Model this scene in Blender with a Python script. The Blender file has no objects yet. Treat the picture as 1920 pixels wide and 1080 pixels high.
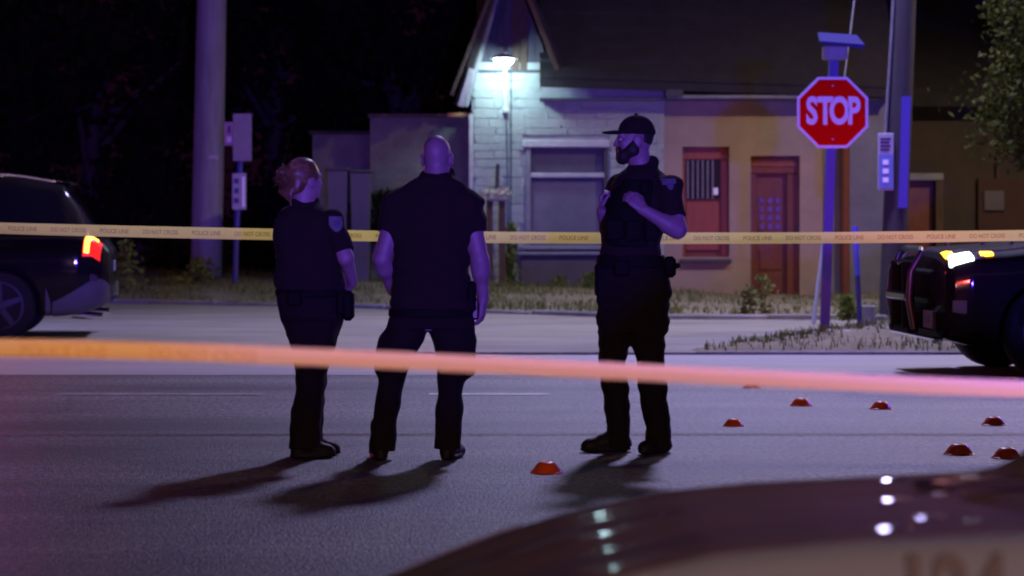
import bpy, math, random
import numpy as np
from mathutils import Vector, Matrix, Euler
random.seed(7)
RNG = np.random.default_rng(11)
scene = bpy.context.scene
COL = scene.collection
R = math.radians

# ------------------------------------------------------------------ camera
FPX, CH, HOR = 4800.0, 1.35, 400.0          # focal length in photo pixels, camera height, horizon row
cd = bpy.data.cameras.new('camera')
cam = bpy.data.objects.new('camera', cd)
COL.objects.link(cam)
cam.location = (0, 0, CH)
cam.rotation_euler = (R(90), 0, 0)
cd.sensor_width = 36
cd.lens = FPX / 1920 * 36
cd.shift_y = -(540 - HOR) / 1920
cd.clip_start = 0.1
cd.clip_end = 900
cd.dof.use_dof = True
cd.dof.focus_distance = 15.2
cd.dof.aperture_fstop = 3.2
cd.dof.aperture_blades = 0
scene.camera = cam
scene.cycles.filter_width = 1.9

# ------------------------------------------------------------------ night sky, moon, exposure
w = bpy.data.worlds.new('World')
scene.world = w
w.use_nodes = True
bg = w.node_tree.nodes['Background']
bg.inputs[0].default_value = (0.75, 0.14, 0.62, 1)
bg.inputs[1].default_value = 0.008
sd = bpy.data.lights.new('moon', 'SUN')
sd.energy = 0.012
sd.angle = R(0.5)
sd.color = (0.8, 0.85, 1.0)
moon = bpy.data.objects.new('moon', sd)
COL.objects.link(moon)
moon.rotation_euler = (R(40), 0, R(-25))
vs = scene.view_settings
vs.view_transform = 'Standard'
vs.look = 'None'
vs.exposure = 0.0
vs.gamma = 1.0
vs.use_curve_mapping = False


def add_light(name, kind, loc, energy, color, size=0.1, target=None, cone=60, blend=0.6, parent=None):
    d = bpy.data.lights.new(name, kind)
    d.energy = energy
    d.color = color
    d.shadow_soft_size = size
    if kind == 'SPOT':
        d.spot_size = R(cone)
        d.spot_blend = blend
    o = bpy.data.objects.new(name, d)
    COL.objects.link(o)
    o.location = loc
    if target is not None:
        v = Vector(target) - Vector(loc)
        o.rotation_euler = v.to_track_quat('-Z', 'Y').to_euler()
    if parent is not None:
        o.parent = parent
        o.matrix_parent_inverse = Matrix.Translation(parent.location).inverted() if not parent.rotation_euler.z else (
            Matrix.Translation(parent.location) @ Matrix.Rotation(parent.rotation_euler.z, 4, 'Z')).inverted()
    return o


# ------------------------------------------------------------------ helpers
def P(x, y, Y):
    """photo pixel at a chosen distance -> place in metres"""
    return Vector(((x - 960) * Y / FPX, Y, CH - (y - HOR) * Y / FPX))


def tag(o, label=None, cat=None, group=None, kind=None):
    if label: o['label'] = label
    if cat: o['category'] = cat
    if group: o['group'] = group
    if kind: o['kind'] = kind
    return o


def empty(name, loc, rz=0.0):
    o = bpy.data.objects.new(name, None)
    o.empty_display_size = 0.1
    COL.objects.link(o)
    o.location = loc
    o.rotation_euler = (0, 0, rz)
    return o


class G:
    """collects shapes into one mesh"""
    def __init__(s):
        s.v = []
        s.f = []

    def add(s, v, f):
        b = len(s.v)
        s.v += [tuple(p) for p in v]
        s.f += [tuple(i + b for i in q) for q in f]
        return s

    def box(s, x0, x1, y0, y1, z0, z1, bev=0.0):
        if bev <= 0:
            v = [(x, y, z) for z in (z0, z1) for y in (y0, y1) for x in (x0, x1)]
            f = [(0, 2, 3, 1), (4, 5, 7, 6), (0, 1, 5, 4), (2, 6, 7, 3), (0, 4, 6, 2), (1, 3, 7, 5)]
            return s.add(v, f)
        b = min(bev, (x1 - x0) * .45, (y1 - y0) * .45, (z1 - z0) * .45)
        v = []
        X, Y, Z = (x0, x1), (y0, y1), (z0, z1)
        idx = {}
        for i in (0, 1):
            for j in (0, 1):
                for k in (0, 1):
                    for a in range(3):
                        p = [X[i], Y[j], Z[k]]
                        sg = [1 - 2 * i, 1 - 2 * j, 1 - 2 * k]
                        for c in range(3):
                            if c != a: p[c] += sg[c] * b
                        idx[(i, j, k, a)] = len(v)
                        v.append(tuple(p))
        f = []
        for a in range(3):
            o1, o2 = (a + 1) % 3, (a + 2) % 3
            for sd_ in (0, 1):
                q = []
                for (m, n) in ((0, 0), (1, 0), (1, 1), (0, 1)):
                    c = [0, 0, 0]
                    c[a] = sd_; c[o1] = m; c[o2] = n
                    q.append(idx[(*c, a)])
                f.append(tuple(q if sd_ else q[::-1]))
        for a in range(3):
            o1, o2 = (a + 1) % 3, (a + 2) % 3
            for m in (0, 1):
                for n in (0, 1):
                    c0 = [0, 0, 0]; c0[o1] = m; c0[o2] = n
                    c1 = list(c0); c1[a] = 1
                    q = [idx[(*c0, o1)], idx[(*c1, o1)], idx[(*c1, o2)], idx[(*c0, o2)]]
                    f.append(tuple(q if (m + n) % 2 == 0 else q[::-1]))
        for i in (0, 1):
            for j in (0, 1):
                for k in (0, 1):
                    q = [idx[(i, j, k, 0)], idx[(i, j, k, 1)], idx[(i, j, k, 2)]]
                    f.append(tuple(q if (i + j + k) % 2 else q[::-1]))
        return s.add(v, f)

    def tube(s, pts, rad, n=10, cap=True):
        pts = [Vector(p) for p in pts]
        if not hasattr(rad, '__len__'): rad = [rad] * len(pts)
        v, f = [], []
        for i, p in enumerate(pts):
            d = (pts[min(i + 1, len(pts) - 1)] - pts[max(i - 1, 0)]).normalized()
            ref = Vector((0, 0, 1)) if abs(d.z) < .9 else Vector((1, 0, 0))
            a = d.cross(ref).normalized()
            b = d.cross(a)
            for k in range(n):
                t = 2 * math.pi * k / n
                v.append(p + (a * math.cos(t) + b * math.sin(t)) * rad[i])
        for i in range(len(pts) - 1):
            for k in range(n):
                k2 = (k + 1) % n
                f.append((i * n + k, (i + 1) * n + k, (i + 1) * n + k2, i * n + k2))
        if cap:
            f.append(tuple(range(n)))
            f.append(tuple(range((len(pts) - 1) * n, len(pts) * n))[::-1])
        return s.add(v, f)

    def lathe(s, c, prof, n=24, axis='z'):
        v, f = [], []
        c = Vector(c)
        for (r, h) in prof:
            for k in range(n):
                t = 2 * math.pi * k / n
                q = (r * math.cos(t), r * math.sin(t), h)
                if axis == 'y': q = (q[0], q[2], q[1])
                if axis == 'x': q = (q[2], q[0], q[1])
                v.append(c + Vector(q))
        m = len(prof)
        for i in range(m - 1):
            for k in range(n):
                k2 = (k + 1) % n
                f.append((i * n + k, i * n + k2, (i + 1) * n + k2, (i + 1) * n + k))
        f.append(tuple(range(n))[::-1])
        f.append(tuple(range((m - 1) * n, m * n)))
        return s.add(v, f)

    def prism(s, poly, y0, y1):
        """polygon in x,z pushed from y0 to y1"""
        n = len(poly)
        v = [(x, y0, z) for x, z in poly] + [(x, y1, z) for x, z in poly]
        f = [tuple(range(n)), tuple(range(n, 2 * n))[::-1]]
        f += [(i, i + n, (i + 1) % n + n, (i + 1) % n) for i in range(n)]
        return s.add(v, f)

    def slab(s, poly, z0, z1):
        n = len(poly)
        v = [(x, y, z0) for x, y in poly] + [(x, y, z1) for x, y in poly]
        f = [tuple(range(n))[::-1], tuple(range(n, 2 * n))]
        f += [(i, (i + 1) % n, (i + 1) % n + n, i + n) for i in range(n)]
        return s.add(v, f)


WORLD = {}


def origin_of(o):
    p = Vector((0, 0, 0))
    while o is not None:
        p += o.location
        o = o.parent
    return p


def ob(name, g, mat, parent=None, smooth=False, local=False, fix=True):
    me = bpy.data.meshes.new(name)
    off = Vector((0, 0, 0))
    if parent is not None and not local:
        off = origin_of(parent)
    v, f = (g.v, g.f) if isinstance(g, G) else g
    if len(v) and off.length > 0:
        v = (np.asarray(v, dtype=np.float64) - np.array(off)).tolist()
    elif not isinstance(v, list):
        v = np.asarray(v).tolist()
    if not isinstance(f, list): f = np.asarray(f).tolist()
    me.from_pydata(v, [], f)
    me.update()
    if fix:
        import bmesh
        bm = bmesh.new(); bm.from_mesh(me)
        bmesh.ops.recalc_face_normals(bm, faces=bm.faces)
        bm.to_mesh(me); bm.free()
    if mat is not None:
        for m in (mat if isinstance(mat, (list, tuple)) else [mat]): me.materials.append(m)
    if smooth:
        me.polygons.foreach_set('use_smooth', [True] * len(me.polygons))
        if smooth != 'all':
            me.set_sharp_from_angle(angle=R(40))
    o = bpy.data.objects.new(name, me)
    COL.objects.link(o)
    if parent is not None: o.parent = parent
    return o


# ------------------------------------------------------------------ materials
def mat(name, col, rough=0.7, var=0.0, vscale=5.0, bump=0.0, bscale=40.0, metal=0.0, col2=None, spec=0.5,
        emit=None, estr=0.0, coat=0.0, detail=6.0, trans=0.0, stretch=None):
    m = bpy.data.materials.new(name)
    m.use_nodes = True
    nt = m.node_tree
    b = nt.nodes['Principled BSDF']
    b.inputs['Roughness'].default_value = rough
    b.inputs['Metallic'].default_value = metal
    b.inputs['Specular IOR Level'].default_value = spec
    b.inputs['Coat Weight'].default_value = coat
    b.inputs['Coat Roughness'].default_value = 0.04
    b.inputs['Base Color'].default_value = (*col, 1)
    tc = nt.nodes.new('ShaderNodeTexCoord')
    src = tc.outputs['Object']
    if stretch:
        mp = nt.nodes.new('ShaderNodeMapping')
        mp.inputs['Scale'].default_value = stretch
        nt.links.new(src, mp.inputs['Vector'])
        src = mp.outputs['Vector']
    if var > 0 or col2:
        n = nt.nodes.new('ShaderNodeTexNoise')
        n.inputs['Scale'].default_value = vscale
        n.inputs['Detail'].default_value = detail
        n.inputs['Roughness'].default_value = 0.65
        nt.links.new(src, n.inputs['Vector'])
        r = nt.nodes.new('ShaderNodeValToRGB')
        r.color_ramp.elements[0].position = 0.32
        r.color_ramp.elements[1].position = 0.68
        c2 = col2 if col2 else tuple(min(1, c * (1 + var)) for c in col)
        c1 = col if col2 else tuple(c * (1 - var) for c in col)
        r.color_ramp.elements[0].color = (*c1, 1)
        r.color_ramp.elements[1].color = (*c2, 1)
        nt.links.new(n.outputs['Fac'], r.inputs['Fac'])
        nt.links.new(r.outputs['Color'], b.inputs['Base Color'])
    if bump > 0:
        n2 = nt.nodes.new('ShaderNodeTexNoise')
        n2.inputs['Scale'].default_value = bscale
        n2.inputs['Detail'].default_value = 5
        nt.links.new(src, n2.inputs['Vector'])
        bp = nt.nodes.new('ShaderNodeBump')
        bp.inputs['Strength'].default_value = min(1, bump)
        bp.inputs['Distance'].default_value = 0.02
        nt.links.new(n2.outputs['Fac'], bp.inputs['Height'])
        nt.links.new(bp.outputs['Normal'], b.inputs['Normal'])
    if emit:
        b.inputs['Emission Color'].default_value = (*emit, 1)
        b.inputs['Emission Strength'].default_value = estr
    if trans > 0:
        t = nt.nodes.new('ShaderNodeBsdfTranslucent')
        t.inputs['Color'].default_value = (*col, 1)
        mx = nt.nodes.new('ShaderNodeMixShader')
        mx.inputs['Fac'].default_value = trans
        nt.links.new(b.outputs[0], mx.inputs[1])
        nt.links.new(t.outputs[0], mx.inputs[2])
        nt.links.new(mx.outputs[0], nt.nodes['Material Output'].inputs['Surface'])
    return m


def asphalt_material():
    m = mat('asphalt', (0.09, 0.085, 0.09), rough=0.55, spec=.55)
    nt = m.node_tree
    b = nt.nodes['Principled BSDF']
    tc = nt.nodes.new('ShaderNodeTexCoord')
    big = nt.nodes.new('ShaderNodeTexNoise'); big.inputs['Scale'].default_value = 0.5; big.inputs['Detail'].default_value = 8
    mp = nt.nodes.new('ShaderNodeMapping'); mp.inputs['Scale'].default_value = (0.5, 2.4, 1)
    nt.links.new(tc.outputs['Object'], mp.inputs['Vector'])
    nt.links.new(mp.outputs['Vector'], big.inputs['Vector'])
    fine = nt.nodes.new('ShaderNodeTexNoise'); fine.inputs['Scale'].default_value = 34; fine.inputs['Detail'].default_value = 5
    mpf = nt.nodes.new('ShaderNodeMapping'); mpf.inputs['Scale'].default_value = (1, .35, 1)
    nt.links.new(tc.outputs['Object'], mpf.inputs['Vector'])
    nt.links.new(mpf.outputs['Vector'], fine.inputs['Vector'])
    vor = nt.nodes.new('ShaderNodeTexVoronoi'); vor.inputs['Scale'].default_value = 85
    nt.links.new(tc.outputs['Object'], vor.inputs['Vector'])
    r1 = nt.nodes.new('ShaderNodeValToRGB')
    r1.color_ramp.elements[0].position = .3; r1.color_ramp.elements[0].color = (.022, .021, .024, 1)
    r1.color_ramp.elements[1].position = .7; r1.color_ramp.elements[1].color = (.115, .11, .11, 1)
    nt.links.new(big.outputs['Fac'], r1.inputs['Fac'])
    r2 = nt.nodes.new('ShaderNodeValToRGB')
    r2.color_ramp.elements[0].position = .3; r2.color_ramp.elements[0].color = (.15, .15, .15, 1)
    r2.color_ramp.elements[1].position = .72; r2.color_ramp.elements[1].color = (2.5, 2.5, 2.5, 1)
    nt.links.new(fine.outputs['Fac'], r2.inputs['Fac'])
    mx = nt.nodes.new('ShaderNodeMix'); mx.data_type = 'RGBA'; mx.blend_type = 'MULTIPLY'
    mx.inputs['Factor'].default_value = 1
    nt.links.new(r1.outputs['Color'], mx.inputs['A']); nt.links.new(r2.outputs['Color'], mx.inputs['B'])
    # tar cracks
    wv = nt.nodes.new('ShaderNodeTexNoise'); wv.inputs['Scale'].default_value = 0.9; wv.inputs['Detail'].default_value = 6
    nt.links.new(tc.outputs['Object'], wv.inputs['Vector'])
    ad = nt.nodes.new('ShaderNodeMix'); ad.data_type = 'RGBA'; ad.inputs['Factor'].default_value = 0.35
    nt.links.new(tc.outputs['Object'], ad.inputs['A']); nt.links.new(wv.outputs['Color'], ad.inputs['B'])
    cr = nt.nodes.new('ShaderNodeTexVoronoi'); cr.feature = 'DISTANCE_TO_EDGE'; cr.inputs['Scale'].default_value = 0.55
    nt.links.new(ad.outputs['Result'], cr.inputs['Vector'])
    rc = nt.nodes.new('ShaderNodeValToRGB')
    rc.color_ramp.elements[0].position = 0.004; rc.color_ramp.elements[0].color = (.35, .35, .35, 1)
    rc.color_ramp.elements[1].position = 0.012; rc.color_ramp.elements[1].color = (1, 1, 1, 1)
    nt.links.new(cr.outputs['Distance'], rc.inputs['Fac'])
    mx2 = nt.nodes.new('ShaderNodeMix'); mx2.data_type = 'RGBA'; mx2.blend_type = 'MULTIPLY'
    mx2.inputs['Factor'].default_value = 0.4
    nt.links.new(mx.outputs['Result'], mx2.inputs['A']); nt.links.new(rc.outputs['Color'], mx2.inputs['B'])
    # old oil stains
    prev = mx2.outputs['Result']
    for (sx, sy, rad) in ((-2.5, 14.4, .55), (-1.2, 20.2, .5), (2.9, 18.2, .45), (-3.2, 17.6, .6), (.3, 17.3, .35)):
        dm = nt.nodes.new('ShaderNodeVectorMath'); dm.operation = 'DISTANCE'; dm.inputs[1].default_value = (sx, sy, 0)
        nt.links.new(tc.outputs['Object'], dm.inputs[0])
        nn = nt.nodes.new('ShaderNodeMath'); nn.operation = 'MULTIPLY_ADD'; nn.inputs[1].default_value = .9
        nt.links.new(wv.outputs['Fac'], nn.inputs[0]); nt.links.new(dm.outputs['Value'], nn.inputs[2])
        rs = nt.nodes.new('ShaderNodeValToRGB')
        rs.color_ramp.elements[0].position = .3 + rad * .5; rs.color_ramp.elements[0].color = (.5, .5, .52, 1)
        rs.color_ramp.elements[1].position = min(1, .5 + rad); rs.color_ramp.elements[1].color = (1, 1, 1, 1)
        nt.links.new(nn.outputs[0], rs.inputs['Fac'])
        m3 = nt.nodes.new('ShaderNodeMix'); m3.data_type = 'RGBA'; m3.blend_type = 'MULTIPLY'; m3.inputs['Factor'].default_value = .8
        nt.links.new(prev, m3.inputs['A']); nt.links.new(rs.outputs['Color'], m3.inputs['B'])
        prev = m3.outputs['Result']
    nt.links.new(prev, b.inputs['Base Color'])
    bp = nt.nodes.new('ShaderNodeBump'); bp.inputs['Strength'].default_value = .6; bp.inputs['Distance'].default_value = .008
    nt.links.new(vor.outputs['Distance'], bp.inputs['Height'])
    nt.links.new(bp.outputs['Normal'], b.inputs['Normal'])
    return m


M = {}
M['asphalt'] = asphalt_material()
M['apron'] = mat('worn_concrete', (.13, .125, .10), .85, col2=(.25, .235, .185), vscale=.8, bump=.4, bscale=30, stretch=(.5, 1.6, 1), detail=9)
M['gutter'] = mat('gutter_concrete', (.22, .21, .215), .6, col2=(.3, .29, .29), vscale=1.1, bump=.35, bscale=40, stretch=(.4, 2.0, 1), detail=9)
M['kerb'] = mat('kerb_stone', (.18, .17, .165), .9, var=.35, vscale=3, bump=.5)
M['paint'] = mat('road_paint', (.62, .62, .6), .6, col2=(.3, .3, .29), vscale=9, detail=9)
M['paint_worn'] = mat('worn_road_paint', (.12, .12, .12), .7, col2=(.3, .3, .29), vscale=7, detail=9)
M['soil'] = mat('dry_verge_soil', (.10, .092, .055), .95, col2=(.20, .175, .11), vscale=2.2, bump=.8, bscale=14, detail=9)
M['grass'] = mat('dry_grass', (.09, .12, .035), .8, col2=(.2, .19, .075), vscale=1.6, spec=.08, trans=.25)
M['stone'] = mat('painted_stone', (.34, .38, .35), .8, var=.12, vscale=3.5, bump=.8, bscale=22)
M['mortar'] = mat('painted_mortar', (.29, .30, .31), .9, var=.2, vscale=6, bump=.6)
M['tan'] = mat('tan_stucco', (.29, .23, .175), .9, var=.16, vscale=1.3, bump=.35, bscale=60)
M['grey_stucco'] = mat('grey_stucco', (.15, .15, .165), .9, var=.2, vscale=1.4, bump=.4, bscale=40)
M['annex'] = mat('stained_stucco', (.08, .08, .07), .9, col2=(.16, .155, .125), vscale=1.7, bump=.6, bscale=16, detail=9)
M['brown_wall'] = mat('brown_stucco', (.045, .032, .028), .9, var=.2, vscale=1.4, bump=.3)
M['red_wall'] = mat('dark_red_boards', (.045, .016, .014), .8, var=.2, vscale=3)
M['roof'] = mat('dark_shingles', (.016, .013, .016), .9, var=.3, vscale=4, bump=.5, bscale=20)
M['wood_dark'] = mat('weathered_board', (.075, .045, .03), .8, var=.35, vscale=6, bump=.4, stretch=(6, 6, .6))
M['board_blue'] = mat('grey_painted_board', (.055, .05, .065), .8, var=.25, vscale=5, bump=.3, stretch=(5, 5, .6))
M['trim'] = mat('pale_trim_paint', (.42, .41, .40), .65, var=.15, vscale=8, bump=.2)
M['trim_dim'] = mat('grey_trim_paint', (.2, .2, .215), .7, var=.15, vscale=8, bump=.2)
M['orange'] = mat('orange_door_paint', (.24, .055, .017), .55, var=.18, vscale=5, bump=.2, stretch=(4, 4, .7))
M['orange_lo'] = mat('rust_red_panel', (.15, .034, .013), .6, var=.2, vscale=4, bump=.2)
M['doorred'] = mat('dark_red_door', (.13, .035, .018), .55, var=.2, vscale=5, bump=.2)
M['step'] = mat('terracotta_step', (.28, .13, .055), .8, var=.25, vscale=4, bump=.3)
M['panel'] = mat('purple_grey_board', (.085, .075, .10), .7, var=.2, vscale=1.4)
M['panel2'] = mat('grey_board', (.13, .125, .15), .7, var=.2, vscale=1.4)
M['glass_dark'] = mat('dark_pane', (.02, .018, .018), .5, spec=.1)
M['pane_warm'] = mat('dusty_pane', (.06, .045, .035), .3, var=.4, vscale=7)
M['lamp_white'] = mat('lit_lamp_glass', (.9, .95, .95), .3, emit=(.72, .93, 1.0), estr=22)
M['street_lens'] = mat('lit_street_lamp_lens', (.9, .9, .95), .3, emit=(.8, .76, 1.0), estr=60)
M['metal'] = mat('galvanised_metal', (.33, .33, .35), .45, metal=.7, var=.2, vscale=8)
M['bar_metal'] = mat('black_steel_tube', (.05, .045, .055), .35, metal=.4)
M['metal_paint'] = mat('grey_painted_metal', (.22, .22, .235), .5, var=.15, vscale=8)
M['pole_l'] = mat('grey_utility_pole', (.22, .22, .24), .9, var=.22, vscale=3, bump=.5, stretch=(3, 3, .35))
M['pole_r'] = mat('dark_wood_pole', (.035, .03, .04), .9, var=.3, vscale=3, bump=.5, stretch=(4, 4, .35))
M['guard'] = mat('grey_plastic_guard', (.3, .3, .36), .5)
M['guard_blue_lit'] = mat('blue_lit_guard', (.075, .05, .36), .5, spec=.2)  # blue of the police lights painted into the guard colour
M['post'] = mat('blue_lit_post_metal', (.055, .045, .26), .5, var=.1, vscale=6)  # blue light on the posts is put into the base colour
M['white_sign'] = mat('white_reflective_sheet', (.86, .86, .9), .5, spec=.1)
M['red_sign'] = mat('red_reflective_sheet', (.78, .004, .004), .6, spec=.0)
M['sign_back'] = mat('bare_sign_back', (.17, .165, .18), .5, metal=.2, var=.12, vscale=9)
M['pink_sign'] = mat('faded_red_white_sign', (.4, .25, .3), .5)
M['blue_sign'] = mat('blue_sign_sheet', (.10, .17, .42), .45)
M['ink'] = mat('black_ink', (.012, .011, .01), .6)
M['ink_blue'] = mat('dark_blue_ink', (.03, .04, .16), .6)
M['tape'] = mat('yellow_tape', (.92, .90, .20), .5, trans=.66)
M['tape_near'] = mat('salmon_lit_tape', (.84, .62, .165), .5, trans=.15)  # copy of the yellow tape, tinted with the salmon light it catches
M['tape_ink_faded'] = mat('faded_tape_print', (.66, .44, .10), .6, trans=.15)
M['tape_ink'] = mat('tape_print', (.44, .35, .09), .6, trans=.4)
for k_ in ('tape',):
    nt_ = M[k_].node_tree
    mo_ = nt_.nodes['Material Output']
    sh_ = mo_.inputs['Surface'].links[0].from_socket
    tr_ = nt_.nodes.new('ShaderNodeBsdfTransparent'); tr_.inputs['Color'].default_value = (1, .93, .6, 1)
    mm_ = nt_.nodes.new('ShaderNodeMixShader'); mm_.inputs['Fac'].default_value = .14
    nt_.links.new(sh_, mm_.inputs[1]); nt_.links.new(tr_.outputs[0], mm_.inputs[2]); nt_.links.new(mm_.outputs[0], mo_.inputs['Surface'])
M['cone'] = mat('orange_marker_plastic', (.75, .10, .012), .35, var=.08, vscale=20)
M['uniform'] = mat('dark_uniform_cloth', (.013, .006, .0065), .95, var=.15, vscale=30, bump=.25, bscale=220, spec=.25)
M['trouser'] = mat('black_trouser_cloth', (.009, .0045, .005), .95, var=.15, vscale=30, bump=.25, bscale=220, spec=.25)
M['leather'] = mat('black_leather', (.006, .005, .0045), .8, var=.1, vscale=20, spec=.1)
M['boot'] = mat('polished_boot_leather', (.010, .009, .010), .6, spec=.2)
M['skin'] = mat('skin', (.25, .14, .17), .55, var=.08, vscale=14)
M['skin_b'] = mat('skin_tanned', (.21, .115, .15), .55, var=.08, vscale=14)
M['hair'] = mat('light_brown_hair', (.11, .055, .025), .45, var=.4, vscale=40, stretch=(1, 1, .2))
M['beard'] = mat('dark_beard_hair', (.012, .008, .007), .7)
M['patch'] = mat('shoulder_patch_cloth', (.10, .09, .11), .7)
M['patch_mark'] = mat('patch_emblem_thread', (.06, .05, .1), .7)
M['phone'] = mat('dark_red_plastic', (.06, .008, .01), .4)
M['black_paint'] = mat('black_car_paint', (.007, .0045, .005), .55, spec=.05, coat=.35)
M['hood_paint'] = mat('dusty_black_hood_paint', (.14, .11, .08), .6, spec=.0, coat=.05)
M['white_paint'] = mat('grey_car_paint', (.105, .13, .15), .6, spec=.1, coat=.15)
M['cladding'] = mat('grey_bumper_plastic', (.085, .08, .085), .5, var=.1, vscale=9)
M['rubber'] = mat('tyre_rubber', (.015, .014, .015), .85, bump=.3, bscale=60)
M['rim'] = mat('steel_rim', (.04, .04, .045), .5, metal=.8)
M['chrome'] = mat('chrome', (.8, .8, .82), .08, metal=1.0)
M['car_glass'] = mat('tinted_car_glass', (.008, .008, .012), .05, spec=.7, coat=.6)
M['tail_red'] = mat('red_lamp_lens', (.5, .01, .01), .2, emit=(1, .02, .02), estr=1.1)
M['tail_lit'] = mat('lit_tail_lamp', (.9, .4, .1), .3, emit=(1.0, .33, .03), estr=7)
M['amber'] = mat('lit_amber_lamp', (.9, .5, .05), .3, emit=(1.0, .40, .015), estr=7)
M['head_lit'] = mat('lit_headlamp', (.9, .92, .95), .3, emit=(.86, .93, 1.0), estr=12)
M['head_lens'] = mat('clear_headlamp_lens', (.2, .2, .22), .05, metal=.4)
M['bar_blue'] = mat('lit_blue_light_bar', (.05, .05, .6), .2, emit=(.08, .06, 1.0), estr=25)
M['bar_red'] = mat('lit_red_light_bar', (.6, .02, .02), .2, emit=(1.0, .03, .02), estr=25)
M['bar_white'] = mat('lit_white_light_bar', (.8, .8, .9), .2, emit=(.75, .72, 1.0), estr=25)
M['leaf'] = mat('olive_leaves', (.03, .045, .006), .6, col2=(.075, .082, .013), vscale=2.5, spec=.08, trans=.3)
M['leaf_dark'] = mat('dark_leaves', (.012, .014, .006), .7, col2=(.026, .028, .010), vscale=1.5, spec=.08, trans=.3)
M['bark'] = mat('bark', (.05, .038, .028), .95, var=.35, vscale=5, bump=.7, stretch=(4, 4, .6))
M['weed'] = mat('bright_weed_leaves', (.10, .15, .03), .6, col2=(.2, .22, .05), vscale=6, spec=.08, trans=.3)
M['flower'] = mat('pale_blossom', (.5, .5, .33), .7, var=.2, vscale=20)
M['blue_plastic'] = mat('blue_reflective_post', (.10, .16, .85), .4)
M['solar'] = mat('solar_panel_glass', (.025, .022, .12), .4, spec=.2)
M['litter'] = mat('pale_litter', (.4, .38, .36), .7)


def text_mesh(body, size, extrude=0.0, offset=0.0, xs=1.0, align='CENTER'):
    c = bpy.data.curves.new('t', 'FONT')
    c.body = body
    c.size = size
    c.extrude = extrude
    c.offset = offset
    c.align_x = align
    c.align_y = 'CENTER'
    c.resolution_u = 4
    o = bpy.data.objects.new('t', c)
    COL.objects.link(o)
    dg = bpy.context.evaluated_depsgraph_get()
    me = bpy.data.meshes.new_from_object(o.evaluated_get(dg))
    bpy.data.objects.remove(o)
    bpy.data.curves.remove(c)
    for v in me.vertices: v.co.x *= xs
    return me


def text_part(name, me, m, parent, loc, rot=(R(90), 0, 0), local=False):
    me = me if me.materials else me
    if not me.materials: me.materials.append(m)
    o = bpy.data.objects.new(name, me)
    COL.objects.link(o)
    o.parent = parent
    o.location = Vector(loc) if local else Vector(loc) - origin_of(parent)
    o.rotation_euler = rot
    return o


# ================================================================== SETTING
EDGE = [(-40, 52), (-14, 42), (-5.8, 37.7), (-2.73, 36.4), (.28, 33.6), (1.9, 32.1), (4.5, 31.9), (14, 31.9), (40, 31.9)]


def edge_y(x):
    return np.interp(x, [e[0] for e in EDGE], [e[1] for e in EDGE])


def verge_z(x, y):
    t = np.clip((y - edge_y(x)) / 3.5, 0, 1)
    hi = np.interp(x, [-6, -1, 2, 3.5], [.30, .2, .1, .02])
    return .06 + t * hi


o = ob('road', G().add([(-300, -60, 0), (300, -60, 0), (300, 24.45, 0), (-300, 24.45, 0)], [(0, 1, 2, 3)]), M['asphalt'])
tag(o, kind='structure')
o = ob('ground', G().add([(-400, -200, -.02), (400, -200, -.02), (400, 800, -.02), (-400, 800, -.02)], [(0, 1, 2, 3)]), M['soil'])
tag(o, kind='structure')
o = ob('gutter_strip', G().add([(-60, 21.5, .004), (60, 21.1, .004), (60, 24.35, .004), (-60, 24.35, .004)], [(0, 1, 2, 3)]), M['gutter'])
tag(o, kind='structure')
g = G()
fr = [(-40, 24.4), (60, 24.4)]
bk = [(60, 32.2)] + [(x, y + .25) for x, y in EDGE[::-1]]
g.slab(fr + bk, -.015, .022)
o = ob('side_pavement', g, M['apron']); tag(o, kind='structure')

# kerb along the far verge, stone by stone
ks = empty('kerb', (0, 36, 0)); tag(ks, kind='structure')
for i in range(len(EDGE) - 1):
    a, b = Vector((*EDGE[i], 0)), Vector((*EDGE[i + 1], 0))
    if b.x < -10 or a.x > 10: continue
    n = max(1, int((b - a).length / 1.2))
    for k in range(n):
        p, q = a.lerp(b, k / n), a.lerp(b, (k + 1) / n)
        L = (q - p).length - .012
        gg = G().box(-L / 2, L / 2, -.07, .07, -.05, .09 + random.uniform(-.01, .008), .018)
        oo = ob('kerb_stone', gg, M['kerb'], ks, local=True)
        oo.location = (p + q) / 2 - ks.location + Vector((0, .02, random.uniform(-.015, .005)))
        oo.rotation_euler = (0, 0, math.atan2(q.y - p.y, q.x - p.x) + random.uniform(-.01, .01))

# far verge
xs = np.linspace(-30, 30, 151)
ts = np.linspace(0, 1, 30)
V = []
for x in xs:
    e = float(edge_y(x)) + .05
    for t in ts:
        y = e + (60 - e) * t ** 1.8
        V.append((x, y, float(verge_z(x, y)) + random.uniform(-.012, .018)))
F = [(i * 30 + j, (i + 1) * 30 + j, (i + 1) * 30 + j + 1, i * 30 + j + 1) for i in range(150) for j in range(29)]
o = ob('verge', (V, F), M['soil'], smooth='all', fix=False); tag(o, kind='structure')


# island with the stop sign
def in_island(x, y):
    left = 1.72 + .05 * math.sin(y * 5) + max(0, (y - 24.6)) * .42
    return x > left and 24.55 < y < 31.0 - .02 * x


def island_z(x, y):
    left = 1.72 + max(0, (y - 24.6)) * .42
    d = min(x - left, (y - 24.5) * 1.1, 31.2 - y)
    return .03 + .13 * min(1, max(0, d) / 1.2)


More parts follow.
